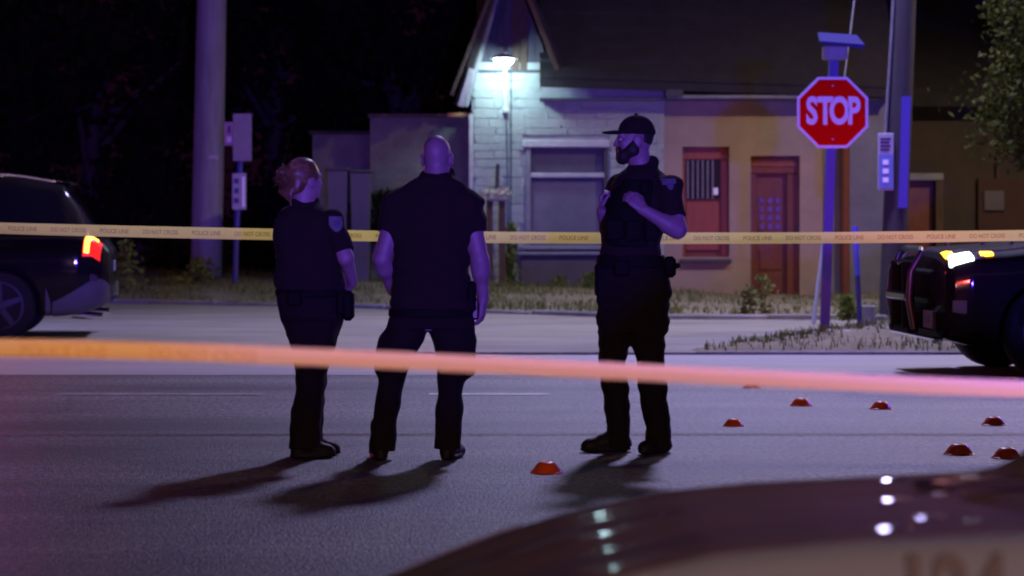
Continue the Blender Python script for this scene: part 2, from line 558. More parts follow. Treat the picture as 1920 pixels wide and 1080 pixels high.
xs = np.linspace(1.5, 14, 90); ys = np.linspace(24.5, 31.2, 44)
V, F = [], []
for x in xs:
    for y in ys:
        z = island_z(x, y) if in_island(x, y) else -.02
        V.append((x, y, z + random.uniform(-.02, .022) * (1 if z > 0 else 0)))
for i in range(89):
    for j in range(43): F.append((i * 44 + j, (i + 1) * 44 + j, (i + 1) * 44 + j + 1, i * 44 + j + 1))
o = ob('traffic_island', (V, F), M['soil'], smooth='all', fix=False); tag(o, kind='structure')
o = ob('island_kerb', G().box(1.75, 40, 24.36, 24.5, -.02, .035, .012), M['kerb']); tag(o, kind='structure')
o = ob('pavement_lip', G().box(-60, 1.74, 24.36, 24.44, -.02, .03, .01), M['kerb']); tag(o, kind='structure')
# painted dashes on the road
for (x0, x1) in ((-.62, .28), (-3.4, -1.85), (-7.5, -5.6)):
    o = ob('lane_dash', G().add([(x0, 19.0, .004), (x1, 18.98, .004), (x1, 19.16, .004), (x0, 19.18, .004)], [(0, 1, 2, 3)]), M['paint'] if x0 > -1 else M['paint_worn'])
    tag(o, kind='structure')


def blades(name, spots, hmin, hmax, wd, m, label, cat='grass'):
    n = len(spots)
    s = np.array(spots)
    a = RNG.uniform(0, 2 * math.pi, n)
    h = RNG.uniform(hmin, hmax, n)
    lean = RNG.normal(0, .35, (n, 2)) * h[:, None]
    wv = np.stack([np.cos(a), np.sin(a), 0 * a], 1) * (wd * RNG.uniform(.6, 1.3, n))[:, None]
    b0 = s - wv; b1 = s + wv
    mid = s + np.stack([lean[:, 0] * .35, lean[:, 1] * .35, h * .6], 1)
    tip = s + np.stack([lean[:, 0], lean[:, 1], h], 1)
    V = np.concatenate([b0, b1, mid + wv * .6, mid - wv * .6, tip])
    i = np.arange(n)
    F = [tuple(q) for q in np.stack([i, i + n, i + 2 * n, i + 3 * n], 1)] + [tuple(q) for q in np.stack([i + 3 * n, i + 2 * n, i + 4 * n], 1)]
    o = ob(name, (V.tolist(), F), m, fix=False)
    return tag(o, label, cat, kind='stuff')


sp = []
while len(sp) < 15000:
    x = random.uniform(-11, 9)
    e = float(edge_y(x))
    y = e + .1 + random.random() ** 1.3 * (7.5 if x < -.6 else max(.4, 39.9 - e))
    dens = .5 + .5 * math.sin(x * 1.7 + y * .9) * math.sin(x * .63 - y * 1.3)
    if x > 2.2 and random.random() < .6: continue
    if random.random() < dens * 1.2: sp.append((x, y, float(verge_z(x, y)) - .01))
blades('verge_grass', sp, .03, .13, .011, M['grass'], 'dry patchy grass along the far verge before the building')
sp = []
while len(sp) < 5200:
    x, y = random.uniform(1.7, 10), random.uniform(24.6, 31)
    if in_island(x, y) and random.random() < .5 + .5 * math.sin(x * 2.3 + 1.1 * y) * math.sin(y * 1.9 - x):
        sp.append((x, y, island_z(x, y) - .01))
blades('island_grass', sp, .03, .12, .009, M['grass'], 'scrubby trampled grass around the stop sign')
for k in range(9):
    x, y = random.uniform(3.2, 5), random.uniform(25, 28)
    g = G().box(-.06, .06, -.04, .04, 0, .025, .01)
    o = ob('litter_scrap', g, M['litter']); o.location = (x, y, island_z(x, y)); o.rotation_euler = (.1, .1, random.uniform(0, 3))
    o.scale = (random.uniform(.4, 1),) * 3
    tag(o, 'tiny pale scrap of litter lying in the scrub around the stop sign', 'litter', 'litter scraps on the island')


# ================================================================== BUILDING
BY = 40.0
def bx(x): return (x - 960) * BY / FPX
def bz(y): return CH - (y - HOR) * BY / FPX

bld = empty('roadside_building', (bx(1065), BY, 0))
tag(bld, 'low roadside building with steep front gable, lit wall lamp and orange doors', 'building')
xl, xm, xr = bx(885), bx(1245), bx(1660)
win = (bx(985), bx(1140), bz(476), bz(268))
# stone wall core with the window opening left out
g = G()
g.box(xl, win[0], BY, BY + .35, -.2, 3.62)
g.box(win[1], xm, BY, BY + .35, -.2, bz(163))
g.box(win[0], win[1], BY, BY + .35, -.2, win[2])
g.box(win[0], bx(1015), BY, BY + .35, win[3], 3.62)
g.box(bx(1015), win[1], BY, BY + .35, win[3], bz(163))
wall = ob('stone_wall', g, M['mortar'], bld)
wo = origin_of(wall)
# irregular painted stones, one by one
variants = []
for k in range(6):
    gg = G().box(-.5, .5, -.5, .5, -.5, .5, .09)
    vv = [(x + random.uniform(-.04, .04), y + random.uniform(-.05, .05), z + random.uniform(-.07, .07)) for x, y, z in gg.v]
    me = bpy.data.meshes.new('stone'); me.from_pydata(vv, [], gg.f); me.materials.append(M['stone']); me.update()
    variants.append(me)
z = .02
nst = 0
while z < 3.6:
    hh = random.uniform(.105, .165)
    x = xl + random.uniform(0, .05)
    xe = xm if z + hh < bz(163) else bx(1012)
    while x < xe - .05:
        L = min(random.uniform(.22, .52), xe - x)
        x0, x1, z0, z1 = x, x + L, z, z + hh
        x += L
        if x1 > win[0] - .02 and x0 < win[1] + .02 and z1 > win[2] - .75 and z0 < win[3] + .02:
            if x0 < win[0] - .1: x1 = win[0] - .03
            elif x1 > win[1] + .1: x0 = win[1] + .03
            else: continue
        if nst >= 296 or x1 - x0 < .05: continue
        nst += 1
        s = bpy.data.objects.new('stone', random.choice(variants)); COL.objects.link(s); s.parent = wall
        s.location = Vector(((x0 + x1) / 2, BY + .0 + random.uniform(-.003, .004), (z0 + z1) / 2)) - wo
        s.scale = ((x1 - x0) - .001, .06, (z1 - z0) - .001)
        s.rotation_euler = (random.uniform(-.02, .02), random.uniform(-.015, .015), random.uniform(-.02, .02))
    z += hh
# tan wall with two openings
d1 = (bx(1280), bx(1368), bz(482), bz(275))
d2 = (bx(1408), bx(1500), 0.02, bz(292))
top2 = bz(186)
g = G()
g.box(xm, d1[0], BY + .03, BY + .35, -.2, top2)
g.box(d1[1], d2[0], BY + .03, BY + .35, -.2, top2)
g.box(d2[1], bx(1545), BY + .03, BY + .35, -.2, top2)
g.box(d1[0], d1[1], BY + .03, BY + .35, -.2, d1[2])
g.box(d1[0], d1[1], BY + .03, BY + .35, d1[3], top2)
g.box(d2[0], d2[1], BY + .03, BY + .35, d2[3], top2)
ob('tan_wall', g, M['tan'], bld)
ob('grey_wall', G().box(bx(1545), xr, BY + .01, BY + .35, -.2, top2), M['grey_stucco'], bld)
ob('downspout', G().tube([(bx(1583), BY - .06, 0), (bx(1583), BY - .06, top2 + .02)], .075, 12), M['doorred'], bld, smooth=True)
# shop window, boarded
w_ = ob('boarded_window', G().box(win[0], win[1], BY + .1, BY + .2, win[2], win[3]), M['panel'], bld)
ob('window_head', G().box(win[0] - .05, win[1] + .03, BY - .06, BY + .1, win[3] - .07, win[3] + .045, .012), M['trim'], w_)
ob('window_rail', G().box(win[0] + .06, win[1] - .04, BY - .02, BY + .1, bz(333), bz(324), .01), M['trim'], w_)
ob('window_board', G().box(win[0] + .1, win[1] - .1, BY + .065, BY + .098, bz(462), bz(338)), M['panel2'], w_)
ob('window_board', G().box(win[0] + .1, win[1] - .1, BY + .075, BY + .098, bz(322), bz(282)), M['panel'], w_)
ob('window_jamb', G().box(win[0], win[0] + .085, BY - .03, BY + .1, win[2] + .05, win[3] - .075, .01), M['trim_dim'], w_)
ob('window_jamb', G().box(win[1] - .06, win[1], BY - .03, BY + .1, win[2] + .05, win[3] - .075, .01), M['board_blue'], w_)
ob('window_sill', G().box(win[0] - .1, win[1] + .05, BY - .14, BY + .1, bz(468), bz(461), .01), M['trim_dim'], w_)
ob('window_sill', G().box(win[0] - .15, win[1] + .08, BY - .18, BY + .08, bz(478), bz(472), .01), M['trim_dim'], w_)
ob('stall_riser', G().box(win[0] - .08, win[1] + .05, BY - .1, BY + .08, -.1, bz(480), .01), M['panel'], w_)
# orange shuttered window
y0 = BY + .2
dr = ob('orange_window', G().box(d1[0], d1[1], y0, y0 + .06, d1[2], d1[3]), M['orange_lo'], bld)
ob('window_frame', G().box(d1[0], d1[1], y0 - .06, y0, d1[3] - .2, d1[3], .012), M['orange'], dr)
ob('window_frame', G().box(d1[1] - .13, d1[1] - .02, y0 - .06, y0, d1[2], d1[3] - .2, .012), M['orange'], dr)
ob('window_frame', G().box(d1[0], d1[0] + .05, y0 - .06, y0, d1[2], d1[3] - .2, .012), M['orange'], dr)
ob('window_pane', G().box(d1[0] + .05, d1[1] - .14, y0 - .03, y0 - .002, bz(372), d1[3] - .2), M['glass_dark'], dr)
for k in range(6):
    x = d1[0] + .08 + k * .078
    ob('window_bar', G().box(x, x + .022, y0 - .055, y0 - .032, bz(372), d1[3] - .21), M['trim_dim'], dr)
ob('paper_notice', G().box(d1[1] - .24, d1[1] - .17, y0 - .064, y0 - .058, bz(365), bz(352)), M['white_sign'], dr)
ob('lower_panel', G().box(d1[0] + .06, d1[1] - .15, y0 - .04, y0 - .002, d1[2] + .1, bz(378), .01), M['orange'], dr)
ob('window_sill', G().box(d1[0] - .05, d1[1] + .03, BY - .08, y0 - .06, d1[2] - .09, d1[2] - .03, .01), M['board_blue'], dr)
# red door with lattice of small panes
dr = ob('red_door', G().box(d2[0] + .1, d2[1] - .2, y0, y0 + .05, d2[2], d2[3] - .28), M['doorred'], bld)
ob('door_head', G().box(d2[0], d2[1], y0 - .08, y0 + .04, d2[3] - .28, d2[3], .012), M['orange_lo'], dr)
ob('door_head', G().box(d2[0] + .02, d2[1] - .02, y0 - .1, y0 - .082, d2[3] - .16, d2[3] - .12), M['orange'], dr)
ob('door_jamb', G().box(d2[1] - .2, d2[1], y0 - .07, y0 + .04, d2[2], d2[3] - .28, .012), M['orange_lo'], dr)
ob('door_jamb', G().box(d2[0], d2[0] + .1, y0 - .07, y0 + .04, d2[2], d2[3] - .28, .012), M['doorred'], dr)
for i in range(3):
    for j in range(5):
        xx, zz = d2[0] + .15 + i * .125, bz(446) + j * .135
        ob('door_pane', G().box(xx, xx + .075, y0 - .015, y0 - .003, zz, zz + .085), M['pane_warm'], dr)
for (za, zb) in ((.12, .4), (.46, .78)):
    ob('door_panel', G().box(d2[0] + .15, d2[1] - .26, y0 - .02, y0 - .002, za, zb, .01), M['doorred'], dr)
ob('door_knob', G().lathe((d2[0] + .13, y0 - .03, .95), [(.012, 0), (.03, -.02), (.02, -.045)], 12, 'y'), M['metal'], dr, smooth=True)
ob('doorstep', G().box(xm - .05, bx(1545), BY - .55, BY + .05, -.1, .05, .015), M['step'], bld)
# gutter and eaves
ob('eaves_gutter', G().box(xm + .03, bx(1525), BY - .33, BY - .22, bz(187), bz(180), .015), M['trim_dim'], bld)
ob('gutter_bracket', G().box(bx(1246), bx(1278), BY - .36, BY - .2, bz(184), bz(170), .01), M['board_blue'], bld)
# main roof
rz0, rz1 = bz(163) - .02, 9.2
g = G()
xa, xb = bx(1012), xr + .15
g.add([(xa, BY - .35, rz0), (xb, BY - .35, rz0 - .16), (xb, BY + 5, rz1), (xa, BY + 5, rz1),
       (xa, BY - .35, rz0 + .14), (xb, BY - .35, rz0 - .02), (xb, BY + 5, rz1 + .14), (xa, BY + 5, rz1 + .14)],
      [(0, 1, 2, 3), (4, 7, 6, 5), (0, 4, 5, 1), (2, 6, 7, 3), (0, 3, 7, 4), (1, 5, 6, 2)])
rf = ob('main_roof', g, M['roof'], bld)
# shingle courses as real steps
for k in range(22):
    t0 = k / 22
    yy, zz = BY - .37 + 5.3 * t0, .146 + rz0 + (rz1 - rz0) * t0
    gg = G().add([(xa, yy, zz + .03), (xb, yy, zz - .13), (xb, yy + .27, zz - .13 + .3), (xa, yy + .27, zz + .3),
                  (xa, yy, zz - .0), (xb, yy, zz - .16)], [(0, 1, 2, 3), (4, 5, 1, 0)])
    ob('shingle_course', gg, M['roof'], rf, fix=False)
ob('soffit', G().box(xa, xb - .1, BY - .3, BY + .02, rz0 - .2, rz0 - .165), M['board_blue'], bld)
ob('back_wall', G().box(xl, xr, BY + 5, BY + 5.3, -.2, 9), M['brown_wall'], bld)

# gable
ax, az = bx(955), bz(-72)
gz = bz(131)
gp = [(xl, gz), (bx(1012), gz), (bx(1030), bz(125)), (ax, az)]
gab = ob('gable', G().prism(gp, BY + .02, BY + .2), M['board_blue'], bld)
nb = 9
for k in range(nb):
    x0 = xl + (bx(1020) - xl) * k / nb
    x1 = xl + (bx(1020) - xl) * (k + 1) / nb - .012
    def ztop(x):
        if x < ax: return gz + (az - gz) * (x - xl) / (ax - xl)
        return gz + (az - gz) * (bx(1035) - x) / (bx(1035) - ax)
    if min(ztop(x0), ztop(x1)) < gz: continue
    pl = [(x0, gz), (x1, gz), (x1, ztop(x1)), (x0, ztop(x0))]
    m_ = M['wood_dark'] if k in (5, 6) else M['board_blue']
    ob('gable_board', G().prism(pl, BY - .015 - .02 * (k in (5, 6)), BY + .018), m_, gab)
ob('gable_ledge', G().box(xl - .01, bx(1012), BY - .05, BY + .02, gz - .05, gz, .01), M['board_blue'], gab)


def slope_slab(name, p0, p1, thick, ya, yb, m, parent):
    d = Vector((p1[0] - p0[0], 0, p1[1] - p0[1])).normalized()
    n = Vector((-d.z, 0, d.x)) * thick
    q = [p0, p1, (p1[0] + n.x, p1[1] + n.z), (p0[0] + n.x, p0[1] + n.z)]
    return ob(name, G().prism(q, ya, yb), m, parent)


lo = (bx(866), bz(196))
gr = slope_slab('gable_roof', lo, (ax, az + .12), .09, BY - .42, BY + 5, M['roof'], bld)
slope_slab('gable_roof', (ax, az + .12), (bx(1045), bz(128)), .09, BY - .42, BY + 4.9, M['roof'], bld)
# rake boards on the left overhang
def rake(dx, th, m, ya, yb, zl):
    slope_slab('rake_board', (lo[0] + dx, lo[1] + zl), (ax + dx * .2, az + .06), th, ya, yb, m, gr)
rake(-.13, .05, M['wood_dark'], BY - .52, BY - .425, .12)
rake(.02, .13, M['wood_dark'], BY - .40, BY - .32, -.05)
slope_slab('rake_lit_end', (lo[0] + .03, lo[1] - .06), (lo[0] + .03 + (ax - lo[0]) * .24, lo[1] - .06 + (az - lo[1]) * .26), .09, BY - .44, BY - .405, M['trim'], gr)  # pale piece paints in the lamplight on the lower rake
rake(.1, .06, M['trim_dim'], BY - .2, BY - .1, -.05)
slope_slab('rake_board', (ax, az + .05), (bx(1040), bz(135)), .07, BY - .5, BY - .425, M['wood_dark'], gr)
ob('corner_board', G().box(xl - .05, xl + .012, BY - .06, BY + .1, -.1, bz(214), .008), M['trim'], bld)

# left annexes
an = empty('annex', (bx(790), BY + .3, 0)); tag(an, 'stained grey flat-roofed annex joined to left of stone gable wall', 'building')
ob('wall', G().box(bx(692), xl - .055, BY + .3, BY + 4, -.2, bz(219)), M['annex'], an)
ob('roof_edge', G().box(bx(688), xl - .01, BY + .18, BY + 4.05, bz(219), bz(212), .01), M['wood_dark'], an)
ob('roof_trim', G().box(bx(838), xl - .01, BY + .12, BY + .178, bz(219), bz(211), .008), M['step'], an)
an2 = empty('shed', (bx(634), BY + .6, 0)); tag(an2, 'lower grey stucco shed at far left end of the building', 'shed')
ob('wall', G().box(bx(580), bx(691), BY + .6, BY + 4, -.2, bz(250)), M['annex'], an2)
ob('roof_edge', G().box(bx(574), bx(691), BY + .5, BY + 4, bz(250), bz(243), .01), M['roof'], an2)
# grey bins in front of the shed
for k, (xa_, xb_, zt) in enumerate(((618, 655, 322), (660, 697, 326))):
    x0, x1 = bx(xa_), bx(xb_)
    c = empty('wheeled_bin', ((x0 + x1) / 2, BY - .2, .2))
    tag(c, ['left of two tall dark bins before the shed wall', 'right of two tall dark bins before the shed wall'][k], 'bin', 'bins before the shed')
    ob('bin_body', G().add([(x0 + .04, BY - .4, .25), (x1 - .04, BY - .4, .25), (x1 - .04, BY, .25), (x0 + .04, BY, .25),
                            (x0, BY - .45, bz(zt)), (x1, BY - .45, bz(zt)), (x1, BY + .05, bz(zt)), (x0, BY + .05, bz(zt))],
                           [(0, 3, 2, 1), (4, 5, 6, 7), (0, 1, 5, 4), (1, 2, 6, 5), (2, 3, 7, 6), (3, 0, 4, 7)]), M['panel'], c)
    ob('bin_lid', G().box(x0 - .02, x1 + .02, BY - .47, BY + .07, bz(zt) + .003, bz(zt) + .06, .02), M['board_blue'], c)
    for s_ in (x0 + .06, x1 - .06):
        ob('bin_wheel', G().lathe((s_, BY - .02, .29), [(.09, -.025), (.09, .025)], 14, 'x'), M['rubber'], c, smooth=True)

# right wing
rw = empty('right_wing', (bx(1800), 42, 0)); tag(rw, 'dark brown wing of the building behind the right utility pole', 'building')
def rx(x): return (x - 960) * 42 / FPX
def rzz(y): return CH - (y - HOR) * 42 / FPX
g = G()
g.box(bx(1660) + .002, rx(1702), 42, 42.3, -.2, rzz(196))
g.box(rx(1752), rx(2000), 42, 42.3, -.2, rzz(196))
g.box(rx(1702), rx(1752), 42, 42.3, rzz(338), rzz(196))
ob('wall', g, M['brown_wall'], rw)
ob('door', G().box(rx(1702), rx(1752), 42.12, 42.18, -.1, rzz(338)), M['doorred'], rw)
ob('door_frame', G().box(rx(1698), rx(1768), 41.93, 41.998, rzz(338), rzz(325), .01), M['trim_dim'], rw)
ob('door_frame', G().box(rx(1753), rx(1768), 41.93, 41.998, -.1, rzz(339), .01), M['wood_dark'], rw)
ob('red_boarding', G().box(rx(1832), rx(1990), 41.9, 41.998, -.1, rzz(335)), M['red_wall'], rw)
ob('notice_board', G().box(rx(1842), rx(1880), 41.85, 41.898, rzz(395), rzz(358), .01), M['panel'], rw)
ob('pipe', G().tube([(rx(1869), 41.94, rzz(336)), (rx(1869), 41.94, rzz(215))], .03, 8), M['wood_dark'], rw)
g = G()
za = rzz(196)
g.add([(bx(1660) + .16, 41.6, za - .05), (14, 41.6, za - .05), (14, 47, 8.4), (bx(1660) + .16, 47, 8.4),
       (bx(1660) + .16, 41.6, za + .1), (14, 41.6, za + .1), (14, 47, 8.6), (bx(1660) + .16, 47, 8.6)],
      [(0, 1, 2, 3), (4, 7, 6, 5), (0, 4, 5, 1), (2, 6, 7, 3), (0, 3, 7, 4), (1, 5, 6, 2)])
ob('roof', g, M['roof'], rw)

# ------------------------------------------------ wall lamp
wl = empty('wall_lamp', (bx(946), BY - .02, bz(205)))
tag(wl, 'lit white dish lamp on a pipe bracket high on the gable wall', 'lamp')
lx, lz = bx(945), bz(116)
ob('lamp_shade', G().lathe((lx, BY - .45, lz), [(.05, .1), (.09, .09), (.2, .03), (.215, .018), (.2, .02), (.08, .075), (.05, .08)], 28), M['metal_paint'], wl, smooth=True)
ob('lamp_globe', G().lathe((lx, BY - .45, lz), [(.06, .07), (.15, .02), (.15, -.01), (.11, -.06), (.05, -.085), (.01, -.09)], 24), M['lamp_white'], wl, smooth=True)
ob('bracket', G().tube([(lx, BY - .45, lz + .09), (lx, BY - .45, lz + .15), (lx, BY - .3, lz + .2), (lx, BY - .05, lz + .16)], .02, 8), M['metal_paint'], wl, smooth=True)
ob('pipe', G().tube([(bx(947), BY - .07, lz + .16), (bx(947), BY - .07, bz(205))], .034, 10), M['trim'], wl, smooth=True)
ob('junction_box', G().box(bx(943), bx(953), BY - .12, BY - .03, bz(212), bz(203), .01), M['trim'], wl)
ob('cable', G().tube([(bx(949), BY - .05, bz(212)), (bx(951), BY - .045, bz(300)), (bx(953), BY - .045, bz(430))], .01, 6), M['board_blue'], wl)
ob('cable', G().tube([(bx(958), BY - .05, bz(118)), (bx(958), BY - .045, bz(300)), (bx(957), BY - .045, bz(540))], .012, 6), M['board_blue'], wl)
add_light('wall_lamp_light', 'POINT', (lx, BY - .55, lz - .2), 64, (.60, .92, 1.0), .1, parent=wl)

# pedestal planter and weeds by the wall
pp = empty('planter_stand', (bx(932), BY - .5, .15)); tag(pp, 'tall wooden planter stand topped with pale blossom against the stone wall', 'planter')
for dx in (-.11, .08):
    ob('leg', G().box(bx(932) + dx - .05, bx(932) + dx + .05, BY - .55, BY - .45, .1, bz(374), .01), M['wood_dark'], pp)
ob('tray', G().box(bx(914), bx(952), BY - .66, BY - .36, bz(378), bz(370), .02), M['trim_dim'], pp)
g = G()
for k in range(420):
    c = Vector((random.gauss(bx(932), .085), BY - .5 + random.gauss(0, .08), bz(362) + random.gauss(0, .028)))
    q = Euler((random.uniform(0, 6), random.uniform(0, 6), 0)).to_matrix()
    s = random.uniform(.015, .035)
    g.add([c + q @ Vector(p) * s for p in ((-1, -.6, 0), (1, -.6, 0), (.8, .7, .2), (-.8, .7, -.2))], [(0, 1, 2, 3)])
ob('blossom', g, M['flower'], pp, fix=False)
ob('stake', G().tube([(bx(932), BY - .5, bz(360)), (bx(934), BY - .5, bz(309))], [.035, .028], 10), M['board_blue'], pp, smooth=True)


def leaf_cloud(n, sampler, smin, smax):
    C = np.array([sampler() for _ in range(n)])
    a = RNG.normal(size=(n, 3)); a /= np.linalg.norm(a, axis=1)[:, None]
    b = RNG.normal(size=(n, 3)); b -= a * (a * b).sum(1)[:, None]; b /= np.linalg.norm(b, axis=1)[:, None]
    s = RNG.uniform(smin, smax, n)[:, None]
    V = np.concatenate([C - a * s, C + b * s * .5, C + a * s, C - b * s * .5])
    i = np.arange(n)
    F = np.stack([i, i + n, i + 2 * n, i + 3 * n], 1)
    return V.tolist(), [tuple(q) for q in F]


def weed(name, x, y, z, h, sp_, n, label, m='weed', group=None):
    r = empty(name, (x, y, z)); tag(r, label, 'weed', group)
    ob('stem', G().tube([(x, y, z), (x + .02, y, z + h * .5), (x - .02, y, z + h)], [.014, .01, .004], 6), M['grass'], r)
    def sm():
        t = random.random()
        return (x + random.gauss(0, sp_ * (1.1 - t * .7)), y + random.gauss(0, sp_ * .7), z + t * h)
    ob('leaves', leaf_cloud(n, sm, .02, .065), M[m], r, fix=False)
weed('climbing_weed', bx(958), BY - .3, .15, 1.05, .07, 420, 'tall leafy weed climbing beside the boarded window')
weed('roadside_weed', bx(1050), BY - .5, .1, .28, .09, 120, 'small weed at foot of the boarded window', 'grass')
weed('roadside_weed', bx(1105), BY - .5, .1, .33, .1, 160, 'leafy weed at foot of wall beside the capped officer', 'weed')
weed('roadside_weed', P(1405, 600, 32.6).x, 32.6, .06, .36, .09, 130, 'tall dry weed before the lattice door', 'grass')
weed('roadside_weed', P(1432, 600, 32.8).x, 32.8, .06, .5, .12, 130, 'tallest dry weed rising in front of the lattice door', 'grass')
weed('roadside_weed', P(1588, 612, 30.2).x, 30.2, .1, .28, .08, 160, 'yellowish weed beside the thin blue marker post', 'weed')
weed('roadside_weed', P(375, 560, 39.6).x, 39.6, .25, .4, .16, 260, 'bushy weed at foot of the grey utility pole', 'weed')
weed('roadside_weed', P(235, 560, 38.6).x, 38.6, .2, .75, .14, 300, 'leafy weed just right of the parked vehicle tail', 'weed')


# ------------------------------------------------ trees
def tree(name, x, y, z, h, crown, n, smin, smax, label, m, trunk_r=.16, limbs=7, clumps=26, group=None):
    """crown: (cx, cy, cz, rx, ry, rz) of the foliage volume"""
    r = empty(name, (x, y, z)); tag(r, label, 'tree', group)
    cx, cy, cz, ax_, ay_, az_ = crown
    g = G()
    top = Vector((cx, cy, cz))
    b0 = Vector((x, y, z - .2))
    mid = b0.lerp(top, .5) + Vector((random.uniform(-.2, .2), 0, 0))
    g.tube([b0, b0.lerp(mid, .5), mid, top], [trunk_r * 1.25, trunk_r, trunk_r * .8, trunk_r * .35], 10)
    cl = []
    for k in range(clumps):
        v = Vector((random.gauss(0, 1), random.gauss(0, 1), random.gauss(0, 1))).normalized() * random.uniform(.45, 1.0)
        c = Vector((cx + v.x * ax_, cy + v.y * ay_, cz + v.z * az_))
        cl.append((c, random.uniform(.16, .34) * min(ax_, az_)))
    for k in range(limbs):
        c = cl[k][0]
        s = mid.lerp(top, random.uniform(0, .8))
        g.tube([s, s.lerp(c, .55) + Vector((0, 0, .15)), c], [trunk_r * .4, trunk_r * .25, .015], 6)
    ob('trunk', g, M['bark'], r, smooth=True)
    def sm():
        c, rad = random.choice(cl)
        return (c.x + random.gauss(0, rad * .62), c.y + random.gauss(0, rad * .62), c.z + random.gauss(0, rad * .5))
    ob('crown', leaf_cloud(n, sm, smin, smax), M[m], r, fix=False)


tree('broadleaf_tree', 8.3, 30.5, 0, 6, (6.8, 30.4, 2.95, 1.2, .9, 1.6), 17000, .03, .06, 'olive leafy tree overhanging the right edge above the vehicle', 'leaf', .18, 9, 34)
bt = [(-11, 49, 7, 3.0, 2.6, 'leftmost dark tree behind the parked vehicle'),
      (-7.6, 47, 6, 2.6, 2.4, 'dark tree left of the grey utility pole'),
      (-4.6, 50, 7.5, 2.8, 3.2, 'dark tree rising right behind the grey utility pole'),
      (-2.2, 48.5, 7.0, 2.1, 2.5, 'dark tree behind the shed roof, left of the gable'),]
for (x, y, h, rr, rv, lb) in bt:
    tree('dark_tree', x, y, .2, h, (x, y, h - rv * .9, rr, rr * .8, rv), 5200, .09, .2, lb, 'leaf_dark', .2, 7, 30, 'trees behind the verge')
for (x, y, rr, rv, lb) in ((-8.6, 44.5, 1.3, .9, 'dark bush behind the parked vehicle'),
                           (-6.5, 45, 1.4, 1.0, 'dark bush just left of the grey utility pole'),
                           (-4.1, 44.6, 1.1, .95, 'dark bush behind the small sign post')):
    tree('bush', x, y, .2, 1.6, (x, y, .2 + rv, rr, .8, rv), 4200, .05, .12, lb, 'leaf_dark', .06, 6, 22, 'bushes behind the verge')
tree('bush', bx(730) , BY - .1, .2, 1.6, (bx(724), BY + .0, 1.35, .45, .12, .5), 900, .04, .09, 'thin climbing shrub against the annex wall', 'leaf_dark', .03, 6, 16)

# ================================================================== STREET FURNITURE
# left utility pole
b_, t_ = P(386, 527, 41), P(397, 0, 41)
up = (t_ - b_) / (t_.z - b_.z)
pl = empty('utility_pole', b_); tag(pl, 'thick grey utility pole standing in the verge at left', 'utility pole')
ob('shaft', G().tube([b_ - up * .4, b_ + up * 2.5, b_ + up * 5, b_ + up * 11], [.255, .245, .235, .19], 28), M['pole_l'], pl, smooth=True)
c = b_ + up * (P(0, 296, 41).z - b_.z)
ob('number_tag', G().box(c.x + .02, c.x + .18, 40.745, 40.765, c.z - .035, c.z + .035, .005), M['trim'], pl)
for zz in (5.5, 9.5):
    c = b_ + up * zz
    ob('band', G().lathe((c.x, c.y, c.z), [(.25, -.04), (.25, .04)], 24), M['metal'], pl, smooth=True)
ob('cross_arm', G().box((b_ + up * 10.2).x - 1.2, (b_ + up * 10.2).x + 1.2, 40.7, 40.82, 10.3, 10.45, .02), M['wood_dark'], pl)

# left small sign post
b_ = P(439, 560, 39.5); t_ = P(457, 213, 39.5)
sp_ = empty('sign_post', b_); tag(sp_, 'slim sign post with back-facing signs right of the grey utility pole', 'sign')
ob('post', G().tube([b_ - Vector((0, 0, .2)), P(443, 440, 39.5), P(455, 216, 39.5)], .045, 8), M['post'], sp_, smooth=True)
p0, p1 = P(437, 302, 39.4), P(472, 213, 39.4)
ob('sign_panel', G().box(p0.x, p1.x, 39.38, 39.4, p0.z, p1.z, .004), M['sign_back'], sp_)
p0, p1 = P(421, 273, 39.6), P(438, 229, 39.6)
s2 = ob('sign_panel', G().box(p0.x, p1.x, 39.58, 39.6, p0.z, p1.z, .004), M['pink_sign'], sp_)
ob('sign_mark', G().box(p0.x + .04, p1.x - .03, 39.572, 39.578, p0.z + .05, p0.z + .14), M['white_sign'], s2)
ob('sign_mark', G().box(p0.x + .05, p1.x - .05, 39.572, 39.578, p0.z + .19, p0.z + .3), M['ink_blue'], s2)
p0, p1 = P(436, 393, 39.4), P(462, 325, 39.4)
s3 = ob('sign_panel', G().box(p0.x, p1.x, 39.36, 39.38, p0.z, p1.z, .004), M['guard'], sp_)
ob('sign_mark', G().box(p0.x + .15, p1.x - .02, 39.35, 39.358, p0.z + .04, p1.z - .05), M['white_sign'], s3)
for k in range(3):
    ob('sign_mark', G().box(p0.x + .03, p0.x + .1, 39.35, 39.358, p0.z + .1 + k * .15, p0.z + .18 + k * .15), M['ink_blue'], s3)

# stop sign
SY = 28.8
b_ = P(1547, 627, SY); c_ = P(1561, 211, SY)
ss = empty('stop_sign', b_); tag(ss, 'red octagonal STOP sign on a square post', 'stop sign')
up = (c_ - b_) / (c_.z - b_.z)
pa, pb = b_ - up * .2, b_ + up * (P(0, 108, SY).z - b_.z)
def lean_box(a, b, hw, y0_, y1_):
    return G().add([(a.x - hw, y0_, a.z), (a.x + hw, y0_, a.z), (a.x + hw, y1_, a.z), (a.x - hw, y1_, a.z),
                    (b.x - hw, y0_, b.z), (b.x + hw, y0_, b.z), (b.x + hw, y1_, b.z), (b.x - hw, y1_, b.z)],
                   [(0, 3, 2, 1), (4, 5, 6, 7), (0, 1, 5, 4), (1, 2, 6, 5), (2, 3, 7, 6), (3, 0, 4, 7)])
ob('post', lean_box(pa, pb, .052, SY + .01, SY + .1), M['post'], ss)
def octo(r): return [(c_.x + r * math.cos(R(22.5 + 45 * k)), c_.z + r * math.sin(R(22.5 + 45 * k))) for k in range(8)]
rr = .40 / math.cos(R(22.5))
